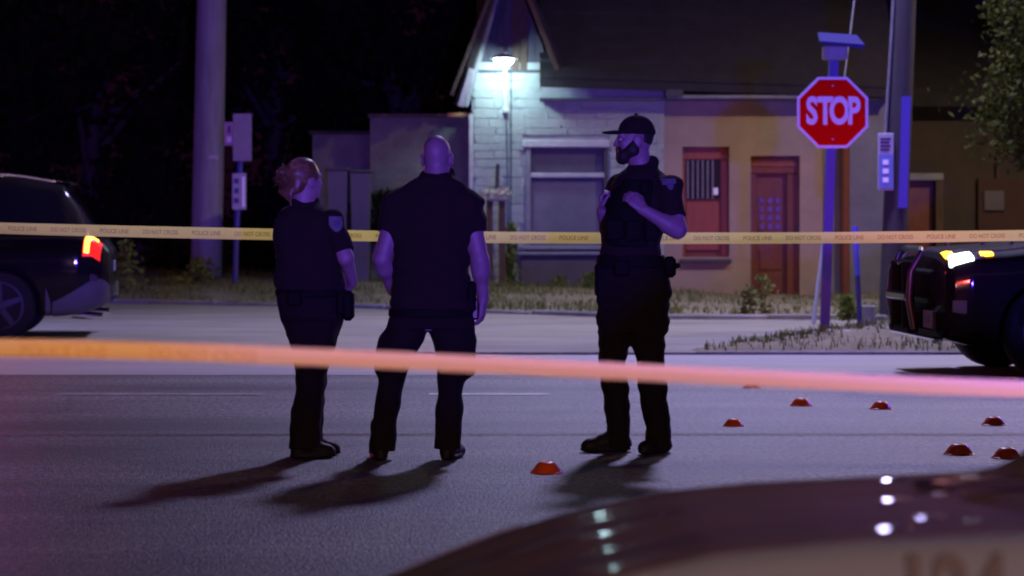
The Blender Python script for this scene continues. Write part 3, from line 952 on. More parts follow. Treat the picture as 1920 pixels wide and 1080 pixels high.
plate = ob('sign_plate', G().prism(octo(rr), SY - .012, SY + .005), M['white_sign'], ss)
ob('red_field', G().prism(octo(rr - .034), SY - .016, SY - .0122), M['red_sign'], plate)
for i, chh in enumerate('STOP'):
    me = text_mesh(chh, .42, .0015, .015, .66)
    text_part('letter', me, M['white_sign'], plate, (c_.x + (-.235, -.085, .075, .235)[i], SY - .0185, c_.z + .005))
for dz in (-.3, .3):
    ob('bolt', G().lathe((c_.x, SY - .018, c_.z + dz), [(.012, 0), (.008, -.006)], 10, 'y'), M['metal'], plate)
# solar beacon on the post top
pt = P(1575, 74, SY)
ob('solar_panel', G().add([(pt.x - .25, SY - .2, pt.z - .03), (pt.x + .25, SY - .2, pt.z - .07), (pt.x + .22, SY + .25, pt.z + .07), (pt.x - .22, SY + .25, pt.z + .1),
                           (pt.x - .25, SY - .2, pt.z - .055), (pt.x + .25, SY - .2, pt.z - .12), (pt.x + .22, SY + .25, pt.z + .045), (pt.x - .22, SY + .25, pt.z + .07)],
                          [(0, 1, 2, 3), (4, 7, 6, 5), (0, 4, 5, 1), (1, 5, 6, 2), (2, 6, 7, 3), (3, 7, 4, 0)]), M['solar'], ss)
p0, p1 = P(1543, 112, SY), P(1588, 86, SY)
ob('beacon_box', G().box(p0.x, p1.x, SY - .08, SY + .11, p0.z, p1.z, .015), M['metal_paint'], ss)

# right utility pole with street light arm
UY = 32.0
b_ = P(1671, 612, UY); t_ = P(1695, 0, UY)
up = (t_ - b_) / (t_.z - b_.z)
pr = empty('utility_pole', b_); tag(pr, 'dark wooden utility pole with blue-lit cable guard behind the STOP sign', 'utility pole')
ob('shaft', G().tube([b_ - up * .3, b_ + up * 3, b_ + up * 13.5], [.165, .155, .11], 24), M['pole_r'], pr, smooth=True)
ga, gb = P(1690, 390, UY), P(1699, 182, UY)
ob('cable_guard', lean_box(Vector((ga.x - .01, 0, ga.z)), Vector((gb.x - .025, 0, gb.z)), .055, UY - .185, UY - .09), M['guard_blue_lit'], pr)
ob('conduit', G().tube([P(1660, 250, UY - .1), P(1672, 60, UY - .1), P(1675, 0, UY - .1), P(1676, -500, UY - .1)], .022, 8), M['metal'], pr, smooth=True)
p0, p1 = P(1645, 357, UY - .15), P(1675, 250, UY - .15)
pb_ = ob('notice_plate', G().box(p0.x, p1.x, UY - .2, UY - .15, p0.z, p1.z, .008), M['guard'], pr)
dz = p1.z - p0.z
ob('blue_panel', G().box(p0.x + .012, p1.x - .015, UY - .207, UY - .2005, p0.z + .04, p0.z + dz * .63, 0), M['blue_sign'], pb_)
for k in range(3):
    g = G().box(p0.x + .06, p0.x + .13, UY - .213, UY - .2075, p0.z + .1 + k * .11, p0.z + .16 + k * .11)
    ob('sign_mark', g, M['white_sign'], pb_)
for k in range(4):
    ob('sign_mark', G().box(p0.x + .03, p1.x - .04 - .02 * (k % 2), UY - .206, UY - .2005, p1.z - .08 - k * .045, p1.z - .06 - k * .045), M['ink'], pb_)
tp = b_ + up * 12.2
lamp_p = Vector((3.0, 30.0, 12.4))
ob('lamp_arm', G().tube([tp, tp.lerp(lamp_p, .3) + Vector((0, 0, .45)), tp.lerp(lamp_p, .75) + Vector((0, 0, .35)), lamp_p + Vector((0, 0, .1))], [.045, .04, .035, .03], 10), M['metal'], pr, smooth=True)
hd = ob('lamp_head', G().box(lamp_p.x - .17, lamp_p.x + .17, lamp_p.y - .4, lamp_p.y + .25, lamp_p.z, lamp_p.z + .12, .04), M['metal'], pr)
ob('lamp_lens', G().box(lamp_p.x - .11, lamp_p.x + .11, lamp_p.y - .3, lamp_p.y + .05, lamp_p.z - .03, lamp_p.z - .002, .01), M['street_lens'], hd)
add_light('street_lamp_light', 'SPOT', lamp_p - Vector((0, .1, .1)), 12500, (.57, .52, 1.0), .75, target=(lamp_p.x - .3, lamp_p.y - 2.6, 0), cone=126, blend=1.0, parent=pr)

# guy wire with pale guard
a_, m__, t_ = P(1523, 606, 30.6), P(1551, 400, 30.9), P(1602, 0, 31.6)
gw = empty('guy_wire', a_); tag(gw, 'slanting guy wire with pale plastic guard left of the STOP sign post', 'guy wire')
ob('wire', G().tube([m__, t_, b_ + up * 10.2], .010, 6), M['metal'], gw)
ob('wire_guard', G().tube([a_ - Vector((0, 0, .1)), m__], .026, 8), M['guard'], gw, smooth=True)

# thin blue marker post and small bucket
MY = 30.0
b_ = P(1613, 608, MY); t_ = P(1603, 425, MY)
mp_ = empty('marker_post', b_); tag(mp_, 'thin post with bright blue upper sleeve right of the STOP sign post', 'marker post')
mid = b_.lerp(t_, .5)
ob('stake', G().tube([b_ - Vector((0, 0, .15)), mid], .03, 8), M['post'], mp_, smooth=True)
ob('blue_sleeve', G().tube([mid, t_], .034, 10), M['blue_plastic'], mp_, smooth=True)
b_ = P(1628, 606, 30.6)
bk_ = empty('bucket', b_); tag(bk_, 'small grey bucket on the ground at foot of the dark utility pole', 'bucket')
ob('pail', G().lathe(b_, [(.075, -.02), (.1, .2), (.106, .205), (.09, .2), (.07, .0)], 18), M['guard'], bk_, smooth=True)
ob('handle', G().tube([b_ + Vector((math.cos(t) * .1, 0, .2 + math.sin(t) * .08)) for t in np.linspace(0, math.pi, 9)], .005, 6), M['metal'], bk_)

# ================================================================== BARRIER TAPES
def tape(name, pts, width, tilt, label, m, ends, wob=.0, print_to=99, drop=0.0, ink='tape_ink'):
    """strip through pts (x,y,z); tilt turns it about its length"""
    xs_ = np.array([p[0] for p in pts]); ys_ = np.array([p[1] for p in pts]); zs_ = np.array([p[2] for p in pts])
    cz = np.polyfit(xs_, zs_, min(3, len(pts) - 1)); cy = np.polyfit(xs_, ys_, 1)
    r = empty(name, (float(xs_[0]), float(ys_[0]), 0)); tag(r, label, 'barrier tape', 'barrier tapes across the road')
    X = np.linspace(ends[0], ends[1], 160)
    def at(x):
        tw = tilt + wob * math.sin(x * 1.3) + wob * .6 * math.sin(x * 3.1 + 1)
        return Vector((x, float(np.polyval(cy, x)), float(np.polyval(cz, x)))), tw
    V, F = [], []
    n = 5
    for x in X:
        c, tw = at(x)
        d = Vector((0, math.sin(tw), math.cos(tw)))
        for k in range(n):
            u = k / (n - 1) - .5
            V.append(c + d * u * width + Vector((0, .003 * math.cos(u * 6), 0)))
    for i in range(len(X) - 1):
        for k in range(n - 1): F.append((i * n + k, (i + 1) * n + k, (i + 1) * n + k + 1, i * n + k + 1))
    ob('strip', (V, F), m, r, smooth='all', fix=False)
    t1 = text_mesh('POLICE LINE', .040, 0, .0004, .86); t2 = text_mesh('DO NOT CROSS', .040, 0, .0004, .80)
    for t in (t1, t2): t.materials.append(M[ink])
    x = ends[0] + .2
    k = 0
    while x < min(print_to, ends[1] - .2):
        c, tw = at(x)
        c2, _ = at(x + .05)
        o_ = text_part('lettering', (t1, t2)[k % 2], M[ink], r, c + Vector((0, -.006, -.001 - drop)))
        o_.rotation_euler = (R(90) - tw, -math.atan2(c2.z - c.z, .05), 0)
        x += .305
        k += 1
    return r

TY = 17.0
def tp_(x, y, Y): p = P(x, y, Y); return (p.x, p.y, p.z)
tape('barrier_tape', [tp_(0, 428, TY), tp_(500, 438, TY), tp_(700, 443, TY), tp_(1000, 446.5, TY), tp_(1300, 446.5, TY), tp_(1600, 444.5, TY), tp_(1900, 442, TY)],
     .077, 0.0, 'yellow printed barrier tape stretched behind the three officers', M['tape'], (-6.5, 6.5), .22)
NY = 5.6
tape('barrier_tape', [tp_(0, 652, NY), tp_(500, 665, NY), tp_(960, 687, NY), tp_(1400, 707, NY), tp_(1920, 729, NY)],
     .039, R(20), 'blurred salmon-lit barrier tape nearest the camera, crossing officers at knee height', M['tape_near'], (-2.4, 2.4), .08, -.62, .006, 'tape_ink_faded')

# ================================================================== MARKER CONES
cone_px = [(1025, 887, 'largest orange marker dome, beside the capped officer shadow', 62),
           (1375, 799, 'orange marker dome just right of the capped officer feet', 40),
           (1502, 761, 'orange marker dome left of its pair below the STOP sign', 42),
           (1652, 767, 'orange marker dome right of its pair below the STOP sign', 43),
           (1863, 797, 'orange marker dome in the road under the right vehicle wheel', 46),
           (1798, 852, 'left of two orange marker domes beside each other near the hood', 58),
           (1888, 859, 'right of two orange marker domes beside each other near the hood', 58),
           (1410, 728, 'farthest orange marker dome, half hidden by the near tape', 37)]
prof = [(.097, 0), (.095, .006), (.082, .022), (.066, .044), (.048, .062), (.034, .068), (.026, .066), (.024, .058)]
cm = None
for i, (x, y, lb, wpx) in enumerate(cone_px):
    Y = FPX * CH / (y - HOR)
    if cm is None:
        base = G().lathe((0, 0, 0), prof, 28)
        ring = G().lathe((0, 0, 0), [(.1, .001), (.101, .005), (.095, .008), (.094, .002)], 28)
        rt = empty('marker_dome', (0, 0, 0))
        a = ob('dome', base, M['cone'], rt, smooth=True); b2 = ob('base_rim', ring, M['cone'], rt, smooth=True)
        cm = (a.data, b2.data)
    else:
        rt = empty('marker_dome', (0, 0, 0))
        for nm, me in (('dome', cm[0]), ('base_rim', cm[1])):
            o = bpy.data.objects.new(nm, me); COL.objects.link(o); o.parent = rt
    p = P(x, y, Y)
    rt.location = (p.x, Y, .002)
    s = wpx / (FPX / Y) / .2
    rt.scale = (s, s, s)
    rt.rotation_euler = (0, 0, random.uniform(0, 6))
    tag(rt, lb, 'marker cone', 'orange evidence markers on the road')

# ================================================================== VEHICLES
SUV = dict(L=5.0, wheels=(.84, 3.86), wr=.375, rows=[
    # x    hw   zbot zsh  ze   we   zr   wr   zc
    (0.00, .86, .36, .84, .91, .78, .95, .52, .97),
    (0.06, .92, .31, .89, .96, .82, 1.0, .55, 1.02),
    (0.20, .95, .27, .92, .99, .84, 1.03, .57, 1.045),
    (0.45, .97, .25, .93, 1.0, .86, 1.04, .60, 1.06),
    (0.90, 1.0, .25, .98, 1.05, .88, 1.09, .60, 1.11),
    (1.40, 1.0, .25, 1.0, 1.07, .90, 1.11, .62, 1.13),
    (1.90, 1.0, .25, 1.02, 1.09, .93, 1.46, .66, 1.50),
    (2.30, 1.0, .25, 1.03, 1.10, .94, 1.70, .70, 1.74),
    (3.10, 1.0, .25, 1.04, 1.11, .94, 1.73, .71, 1.78),
    (4.00, 1.0, .26, 1.06, 1.12, .93, 1.70, .69, 1.75),
    (4.50, .98, .28, 1.07, 1.13, .90, 1.62, .66, 1.67),
    (4.68, .97, .30, 1.06, 1.12, .88, 1.40, .70, 1.43),
    (4.82, .95, .34, 1.03, 1.09, .86, 1.14, .74, 1.16),
    (4.93, .92, .38, .92, 1.02, .84, 1.06, .70, 1.07),
    (5.00, .86, .44, .72, .90, .78, .94, .60, .95)])
SEDAN = dict(L=5.0, wheels=(.95, 3.95), wr=.34, rows=[
    (0.00, 0.70, 0.30, 0.510, 0.545, 0.62, 0.548, 0.45, 0.553),
    (0.06, 0.80, 0.26, 0.535, 0.570, 0.72, 0.573, 0.55, 0.578),
    (0.20, 0.88, 0.22, 0.587, 0.622, 0.80, 0.625, 0.60, 0.630),
    (0.32, 0.90, 0.21, 0.629, 0.664, 0.82, 0.667, 0.60, 0.672),
    (0.45, 0.92, 0.20, 0.670, 0.705, 0.84, 0.708, 0.60, 0.713),
    (0.68, 0.93, 0.20, 0.720, 0.755, 0.85, 0.758, 0.60, 0.763),
    (0.90, 0.94, 0.20, 0.740, 0.775, 0.86, 0.778, 0.60, 0.783),
    (1.40, 0.95, 0.20, 0.762, 0.797, 0.87, 0.80, 0.60, 0.805),
    (2.10, .95, .20, .88, .93, .86, 1.36, .62, 1.40),
    (3.00, .95, .20, .90, .94, .86, 1.42, .60, 1.46),
    (3.70, .95, .20, .92, .96, .84, 1.34, .58, 1.38),
    (4.30, .95, .22, .93, .97, .82, 1.0, .60, 1.03),
    (4.80, .90, .28, .90, .94, .78, .96, .50, .97),
    (5.00, .80, .40, .70, .75, .70, .78, .40, .78)])


class Car:
    def __init__(s, name, spec, loc, heading, paint, scale=1.0):
        s.sp = spec
        s.rows = np.array(spec['rows'])
        s.L = spec['L']
        s.root = empty(name, loc, heading)
        s.root.scale = (scale,) * 3
        xs = [0.0]
        N = 70
        s.xs = np.unique(np.concatenate([np.linspace(0, s.L, N), s.rows[:, 0], np.linspace(0, .3, 10), np.linspace(s.L - .3, s.L, 10)]))
        V, F = [], []
        vv = np.linspace(0, 8, 49)
        m = len(vv)
        n = 2 * m - 2
        for x in s.xs:
            half = [s.sec(x, v) for v in vv]
            ring = half + [(-y, z) for (y, z) in half[-2:0:-1]]
            for (y, z) in ring: V.append((s.L / 2 - x, y, z))
        for i in range(len(s.xs) - 1):
            for k in range(n):
                k2 = (k + 1) % n
                F.append((i * n + k, i * n + k2, (i + 1) * n + k2, (i + 1) * n + k))
        F.append(tuple(range(n))); F.append(tuple(range((len(s.xs) - 1) * n, len(s.xs) * n))[::-1])
        s.body = ob('body', (V, F), paint, s.root, smooth=True, local=True)
        # wheel arches cut out of the body
        cut = G()
        for wx in spec['wheels']:
            for sd_ in (-1, 1):
                cut.lathe((s.L / 2 - wx, sd_ * .95, spec['wr']), [(spec['wr'] + .065, -.33), (spec['wr'] + .065, .33)], 36, 'y')
        cu = ob('cut', cut, None, s.root, local=True)
        md = s.body.modifiers.new('arch', 'BOOLEAN'); md.object = cu; md.operation = 'DIFFERENCE'; md.solver = 'EXACT'
        bpy.context.view_layer.update()
        dg = bpy.context.evaluated_depsgraph_get()
        me = bpy.data.meshes.new_from_object(s.body.evaluated_get(dg))
        s.body.modifiers.clear(); s.body.data = me
        bpy.data.objects.remove(cu)
        for wx in spec['wheels']:
            for sd_ in (-1, 1): s.wheel(wx, sd_)

    def row(s, x):
        return [np.interp(x, s.rows[:, 0], s.rows[:, j]) for j in range(1, 9)]

    def ctrl(s, x):
        hw, zb, zs, ze, we, zr, wr, zc = s.row(x)
        zm = zb + (zs - zb) * .55
        return [(0, zb), (.86 * hw, zb), (.965 * hw, zb + .09), (hw, zm), (hw * .985, zs), (we, ze), (wr, zr), (wr * .62, zc - .012), (0, zc)]

    def sec(s, x, v):
        c = s.ctrl(x)
        i = min(int(v), 7); t = v - i
        p0 = c[i - 1] if i > 0 else (-c[1][0], c[1][1])
        p1, p2 = c[i], c[i + 1]
        p3 = c[i + 2] if i + 2 < 9 else (-c[7][0], c[7][1])
        k = .34
        out = []
        for a in range(2):
            m1, m2 = (p2[a] - p0[a]) * k, (p3[a] - p1[a]) * k
            out.append((2 * t ** 3 - 3 * t ** 2 + 1) * p1[a] + (t ** 3 - 2 * t ** 2 + t) * m1 + (-2 * t ** 3 + 3 * t ** 2) * p2[a] + (t ** 3 - t ** 2) * m2)
        return out

    def pt(s, x, v, side, off=0.0):
        def q(x_, v_):
            y, z = s.sec(min(max(x_, 0), s.L), min(max(v_, 0), 8))
            return Vector((s.L / 2 - x_, y * side, z))
        p = q(x, v)
        n = (q(x + .02, v) - q(x - .02, v)).cross(q(x, v + .04) - q(x, v - .04))
        if n.length > 0: n.normalize()
        n *= -side if True else 1
        c = Vector((s.L / 2 - x, 0, .6))
        if n.dot(p - Vector((0, 0, .7))) < 0: n = -n
        return p + n * off

    def patch(s, name, quad, side, mt, off=.006, nu=10, nv=8, parent=None, thick=.02):
        """quad: four (x, v) corners, bilinear; a thin shell standing proud of the body"""
        (a, b, c, d) = quad
        g = G()
        V = []
        for lay in (off, off - thick):
            for i in range(nu + 1):
                for j in range(nv + 1):
                    u, t = i / nu, j / nv
                    x = (a[0] * (1 - u) + b[0] * u) * (1 - t) + (d[0] * (1 - u) + c[0] * u) * t
                    v = (a[1] * (1 - u) + b[1] * u) * (1 - t) + (d[1] * (1 - u) + c[1] * u) * t
                    V.append(s.pt(x, v, side, lay))
        m = nv + 1
        K = (nu + 1) * m
        F = []
        for i in range(nu):
            for j in range(nv):
                q = (i * m + j, (i + 1) * m + j, (i + 1) * m + j + 1, i * m + j + 1)
                F.append(q); F.append(tuple(k + K for k in q[::-1]))
        bd = [i * m for i in range(nu + 1)] + [nu * m + j for j in range(1, m)] + [i * m + nv for i in range(nu - 1, -1, -1)] + [j for j in range(nv - 1, 0, -1)]
        for i in range(len(bd)):
            p, q = bd[i], bd[(i + 1) % len(bd)]
            F.append((p, p + K, q + K, q))
        return ob(name, (V, F), mt, parent or s.root, smooth=True, local=True)

    def wheel(s, wx, sd_):
        r = s.sp['wr']
        c = Vector((s.L / 2 - wx, sd_ * .85, r))
        o1 = .12 * sd_
        t = ob('wheel', G().lathe(c, [(r * .66, -.12), (r * .93, -.125), (r, -.09), (r, .09), (r * .93, .125), (r * .66, .12)], 40, 'y'), M['rubber'], s.root, smooth=True, local=True)
        g = G()
        g.lathe(c + Vector((0, o1 * .75, 0)), [(r * .68, -.02 * sd_), (r * .68, .035 * sd_), (r * .62, .038 * sd_), (r * .58, -.0 * sd_)], 36, 'y')
        for k in range(5):
            a = 2 * math.pi * k / 5 + .3
            dx, dz = math.cos(a), math.sin(a)
            q = Vector((-dz, 0, dx)) * .035
            p0 = c + Vector((dx * r * .14, o1 * .9, dz * r * .14)); p1 = c + Vector((dx * r * .62, o1 * .8, dz * r * .62))
            y_ = Vector((0, .03 * sd_, 0))
            g.add([p0 - q, p0 + q, p1 + q * .8, p1 - q * .8, p0 - q + y_, p0 + q + y_, p1 + q * .8 + y_, p1 - q * .8 + y_],
                  [(0, 1, 2, 3), (4, 7, 6, 5), (0, 4, 5, 1), (1, 5, 6, 2), (2, 6, 7, 3), (3, 7, 4, 0)])
        ob('rim', g, M['rim'], t, smooth=True, local=True)
        ob('hub_cap', G().lathe(c + Vector((0, o1 * .85, 0)), [(r * .2, 0), (r * .18, .035 * sd_), (r * .05, .045 * sd_)], 16, 'y'), M['rim'], t, smooth=True, local=True)

    def glazing(s, panes, windshield, rear):
        for sd_ in (-1, 1):
            for q in panes: s.patch('side_window', q, sd_, M['car_glass'], .005)
        for nm, x0, x1 in (('windshield', *windshield), ('rear_window', *rear)):
            for sd_ in (-1, 1):
                s.patch(nm, ((x0, 6.15), (x1, 6.15), (x1, 8), (x0, 8)), sd_, M['car_glass'], .005, 8, 8)

    def lightbar(s, x, z, cols):
        b = ob('light_bar', G().box(s.L / 2 - x - .14, s.L / 2 - x + .14, -.62, .62, z, z + .035, .012), M['leather'], s.root, local=True)
        n = len(cols)
        for k, c in enumerate(cols):
            y0 = -.61 + 1.22 * k / n
            ob('light_module', G().box(s.L / 2 - x - .13, s.L / 2 - x + .13, y0 + .006, y0 + 1.22 / n - .006, z + .036, z + .1, .02), M[c], b, local=True)
        return b

    def mirrors(s, x, z):
        for sd_ in (-1, 1):
            ob('side_mirror', G().box(s.L / 2 - x - .06, s.L / 2 - x + .06, min(sd_ * .93, sd_ * 1.14), max(sd_ * .93, sd_ * 1.14), z, z + .16, .03), M['black_paint'], s.root, local=True)


suv_panes = [((2.05, 5.12), (2.75, 5.12), (2.75, 5.85), (2.4, 5.85)), ((2.82, 5.12), (3.62, 5.12), (3.62, 5.85), (2.82, 5.85)), ((3.7, 5.12), (4.58, 5.15), (4.42, 5.82), (3.7, 5.85))]

# --- left vehicle, tail towards the right
rear = P(214, 560, 27.0)
c1 = Car('parked_vehicle', SUV, (rear.x - 2.5 - .15, 27.75, .0), math.pi + R(6), M['black_paint'])
tag(c1.root, 'black sport utility vehicle at left with its tail lamp lit', 'vehicle')
c1.glazing(suv_panes, (1.5, 2.25), (4.54, 4.78))
for sd_ in (-1, 1):
    c1.patch('rear_bumper', ((4.40, .95), (5.0, .95), (5.0, 2.95), (4.41, 2.2)), sd_, M['cladding'], .018, 14, 8)
    c1.patch('wheel_arch_trim', ((4.33, .9), (4.39, .9), (4.39, 2.2), (4.34, 2.6)), sd_, M['cladding'], .01, 3, 8)
    tl = c1.patch('tail_lamp', ((4.72, 3.5), (4.90, 3.55), (4.92, 4.85), (4.76, 4.9)), sd_, M['tail_red'], .014, 8, 8)
    c1.patch('lit_strip', ((4.735, 3.6), (4.785, 3.6), (4.825, 4.8), (4.76, 4.83)), sd_, M['tail_lit'], .022, 4, 10, tl)
    c1.patch('lit_strip', ((4.80, 4.55), (4.88, 4.65), (4.88, 4.86), (4.81, 4.86)), sd_, M['tail_lit'], .022, 4, 4, tl)
    c1.patch('roof_rail', ((2.5, 6.3), (4.4, 6.3), (4.4, 6.42), (2.5, 6.42)), sd_, M['chrome'], .03, 12, 2)
    c1.patch('door_seam', ((3.66, 1.1), (3.672, 1.1), (3.672, 4.9), (3.66, 4.9)), sd_, M['rubber'], .003, 1, 10)
    c1.patch('body_crease', ((1.0, 3.9), (4.7, 4.0), (4.7, 4.08), (1.0, 3.98)), sd_, M['black_paint'], .012, 14, 2)
    c1.patch('reflector', ((4.80, 2.72), (4.87, 2.72), (4.87, 2.95), (4.80, 2.95)), sd_, M['phone'], .024, 2, 2)
    for k in range(2):
        ob('exhaust_tip', G().tube([(-2.1 - .0, sd_ * (.62 + .12 * k), .27), (-2.42, sd_ * (.62 + .12 * k), .25)], .04, 12), M['chrome'], c1.root, smooth=True, local=True)
ob('rear_spoiler', G().box(-2.08, -1.82, -.6, .6, 1.655, 1.69, .012), M['black_paint'], c1.root, local=True)
ob('fuel_flap', G().box(-1.7, -1.53, .985, .995, .92, 1.05, .01), M['black_paint'], c1.root, local=True)
ob('licence_plate', G().box(-2.515, -2.50, -.16, .16, .72, .84, .005), M['panel2'], c1.root, local=True)
c1.mirrors(1.95, 1.1)
lb = c1.lightbar(2.75, 1.79, ['bar_red', 'bar_red', 'bar_red', 'bar_blue', 'bar_blue', 'bar_blue'])

# --- right vehicle, front towards the left with push bar
c2 = Car('police_vehicle', SUV, (0, 0, 0), math.pi + R(4), M['black_paint'], 1.03)
fc = P(1726, 560, 21.6)
hd_ = math.pi + R(4)
c2.root.location = (fc.x - math.cos(hd_) * 2.5 * 1.03, 21.6 - math.sin(hd_) * 2.5 * 1.03, 0)
tag(c2.root, 'black police vehicle at right edge with push bar and amber front lamps', 'vehicle')
c2.glazing(suv_panes, (1.5, 2.25), (4.54, 4.78))
c2.mirrors(1.95, 1.1)
c2.lightbar(2.75, 1.79, ['bar_blue', 'bar_blue', 'leather', 'leather', 'bar_red', 'bar_red'])
for sd_ in (-1, 1):
    hl = c2.patch('headlamp', ((.03, 4.1), (.30, 4.3), (.27, 5.1), (.04, 5.6)), sd_, M['head_lens'], .012, 8, 6)
    c2.patch('wheel_arch_trim', ((.52, 1.0), (.56, 1.0), (.60, 2.9), (.56, 2.9)), sd_, M['black_paint'], .012, 2, 8)
    c2.patch('fog_lamp', ((.05, 2.6), (.15, 2.6), (.15, 3.0), (.05, 3.0)), sd_, M['head_lens'], .012, 4, 4)
    c2.patch('hood_seam', ((.3, 5.3), (1.4, 5.3), (1.4, 5.36), (.3, 5.36)), sd_, M['chrome'] if sd_ == 1 else M['rubber'], .004, 12, 1)
    if sd_ == 1:
        c2.patch('lit_lamp', ((.04, 4.1), (.21, 4.2), (.19, 5.0), (.045, 5.1)), sd_, M['head_lit'], .022, 6, 4, hl)
        c2.patch('amber_lamp', ((.03, 5.25), (.08, 5.15), (.085, 5.45), (.04, 5.8)), sd_, M['amber'], .024, 4, 3, hl)
        c2.patch('side_marker', ((.27, 4.5), (.37, 4.55), (.36, 4.85), (.27, 4.95)), sd_, M['amber'], .022, 4, 3, hl)
    else:
        c2.patch('lit_lamp', ((.14, 4.35), (.2, 4.4), (.2, 4.7), (.14, 4.7)), sd_, M['head_lens'], .022, 6, 4, hl)
# grille and front bumper on the nose
gb_ = ob('grille', G().box(2.44, 2.53, -.5, .5, .62, .86, .02), M['leather'], c2.root, local=True)
for k in range(5):
    ob('grille_slat', G().box(2.531, 2.545, -.48, .48, .64 + k * .043, .658 + k * .043, .004), M['leather'], gb_, local=True)
ob('front_bumper', G().box(2.36, 2.57, -.86, .86, .33, .58, .05), M['black_paint'], c2.root, local=True)
ob('bumper_trim', G().box(2.50, 2.58, -.8, .8, .305, .328, .008), M['chrome'], c2.root, local=True)
lp = ob('licence_plate', G().box(2.571, 2.58, .42, .74, .40, .54, .004), M['panel2'], c2.root, local=True)
me = text_mesh('4 137', .085, .0005, .001, .8)
text_part('plate_characters', me, M['ink_blue'], lp, (2.5815, .58, .47), (R(90), 0, R(90)), local=True)
# push bar
pbr = ob('push_bar', G().tube([(2.64, .36, .38), (2.68, .36, .62), (2.66, .36, .84), (2.58, .35, 1.0), (2.56, .25, 1.02), (2.56, -.25, 1.02), (2.58, -.35, 1.0), (2.66, -.36, .84), (2.68, -.36, .62), (2.64, -.36, .38)], .028, 10), M['bar_metal'], c2.root, smooth=True, local=True)
for sd_ in (-1, 1):
    ob('push_bar_upright', G().box(2.60, 2.70, sd_ * .2 - .035, sd_ * .2 + .035, .36, .93, .015), M['leather'], pbr, local=True)
    ob('push_bar_mount', G().box(2.45, 2.66, sd_ * .3 - .03, sd_ * .3 + .03, .44, .52, .01), M['leather'], pbr, local=True)
ob('push_bar_pad', G().box(2.63, 2.715, -.36, .36, .60, .68, .02), M['chrome'], pbr, local=True)
ob('push_bar_pad', G().box(2.60, 2.69, -.36, .36, .34, .41, .02), M['leather'], pbr, local=True)
for y_ in (-.12, .12):
    ob('push_bar_lamp', G().box(2.60, 2.68, y_ - .07, y_ + .07, .89, .925, .01), M['chrome'], pbr, local=True)
for (x_, y_) in ((1.9, .6), (2.1, .45), (2.2, -.3)):
    ob('hood_chrome_cap', G().lathe((x_, y_, 1.055), [(.016, 0), (.016, .02), (.006, .03)], 12), M['chrome'], c2.root, smooth=True, local=True)
for k, (x_, z_) in enumerate(((1.86, .80), (1.62, .52))):
    ob('body_badge', G().box(x_ - .02, x_ + .02, .985, .999, z_, z_ + .03, .004), M['chrome'], c2.root, local=True)

# --- foreground police car, hood only in view
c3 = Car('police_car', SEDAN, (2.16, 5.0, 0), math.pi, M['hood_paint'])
c3.root.rotation_euler.x = R(3)      # the road falls away from the crown here
tag(c3.root, 'blurred police car hood and fender numbered 124 in the near right corner', 'car')
c3.glazing([((1.95, 5.1), (2.75, 5.1), (2.75, 5.85), (2.3, 5.85)), ((2.82, 5.1), (3.6, 5.1), (3.5, 5.85), (2.82, 5.85))], (1.5, 2.05), (3.75, 4.25))
c3.mirrors(1.9, .93)
for sd_ in (-1, 1):
    c3.patch('fender', ((.03, 1.2), (1.55, 1.2), (1.55, 4.72), (.03, 4.3)), sd_, M['white_paint'], .006, 26, 14)
    c3.patch('front_door', ((1.57, 1.2), (2.75, 1.2), (2.75, 4.95), (1.57, 4.85)), sd_, M['white_paint'], .006, 14, 10)
    c3.patch('headlamp', ((.05, 3.6), (.4, 3.9), (.36, 4.5), (.06, 4.5)), sd_, M['head_lens'], .014, 6, 6)
for (x_, v_, sd_) in ((1.195, 5.6, -1), (1.09, 7.9, 1), (.985, 5.6, 1), (1.1, 6.9, 1), (1.215, 7.7, -1), (1.35, 6.3, -1)):
    q = c3.pt(x_, v_, sd_, -.001)
    ob('hood_chrome_cap', G().lathe(q, [(.045, 0)] + [(a_, .0052 - a_ * a_ / .4) for a_ in (.042, .036, .03, .024, .018, .012, .006, .002)], 20), M['chrome'], c3.root, smooth=True, local=True)  # chrome caps added to put lamp glints on the hood
for (xa_, ya_, xb_, yb_) in ((1.18, -.25, 1.45, .5), (1.22, .1, 1.5, .75)):
    ob('hood_glint_tube', G().tube([(2.5 - xa_, ya_, .80), (2.5 - (xa_ + xb_) / 2, (ya_ + yb_) / 2, .83), (2.5 - xb_, yb_, .84)], [.012, .011, .01], 10), M['chrome'], c3.root, smooth=True, local=True)  # chrome tubes added for streaked highlights at the right of the hood
lb3 = c3.lightbar(2.7, 1.44, ['bar_blue', 'bar_blue', 'bar_white', 'bar_red', 'bar_red', 'bar_blue'])
me = text_mesh('124', .165, .0008, .006, .72)
text_part('unit_number', me, M['ink'], c3.root, (2.5 - 1.04, .968, .69), (R(90 - 4), 0, R(180)), local=True)

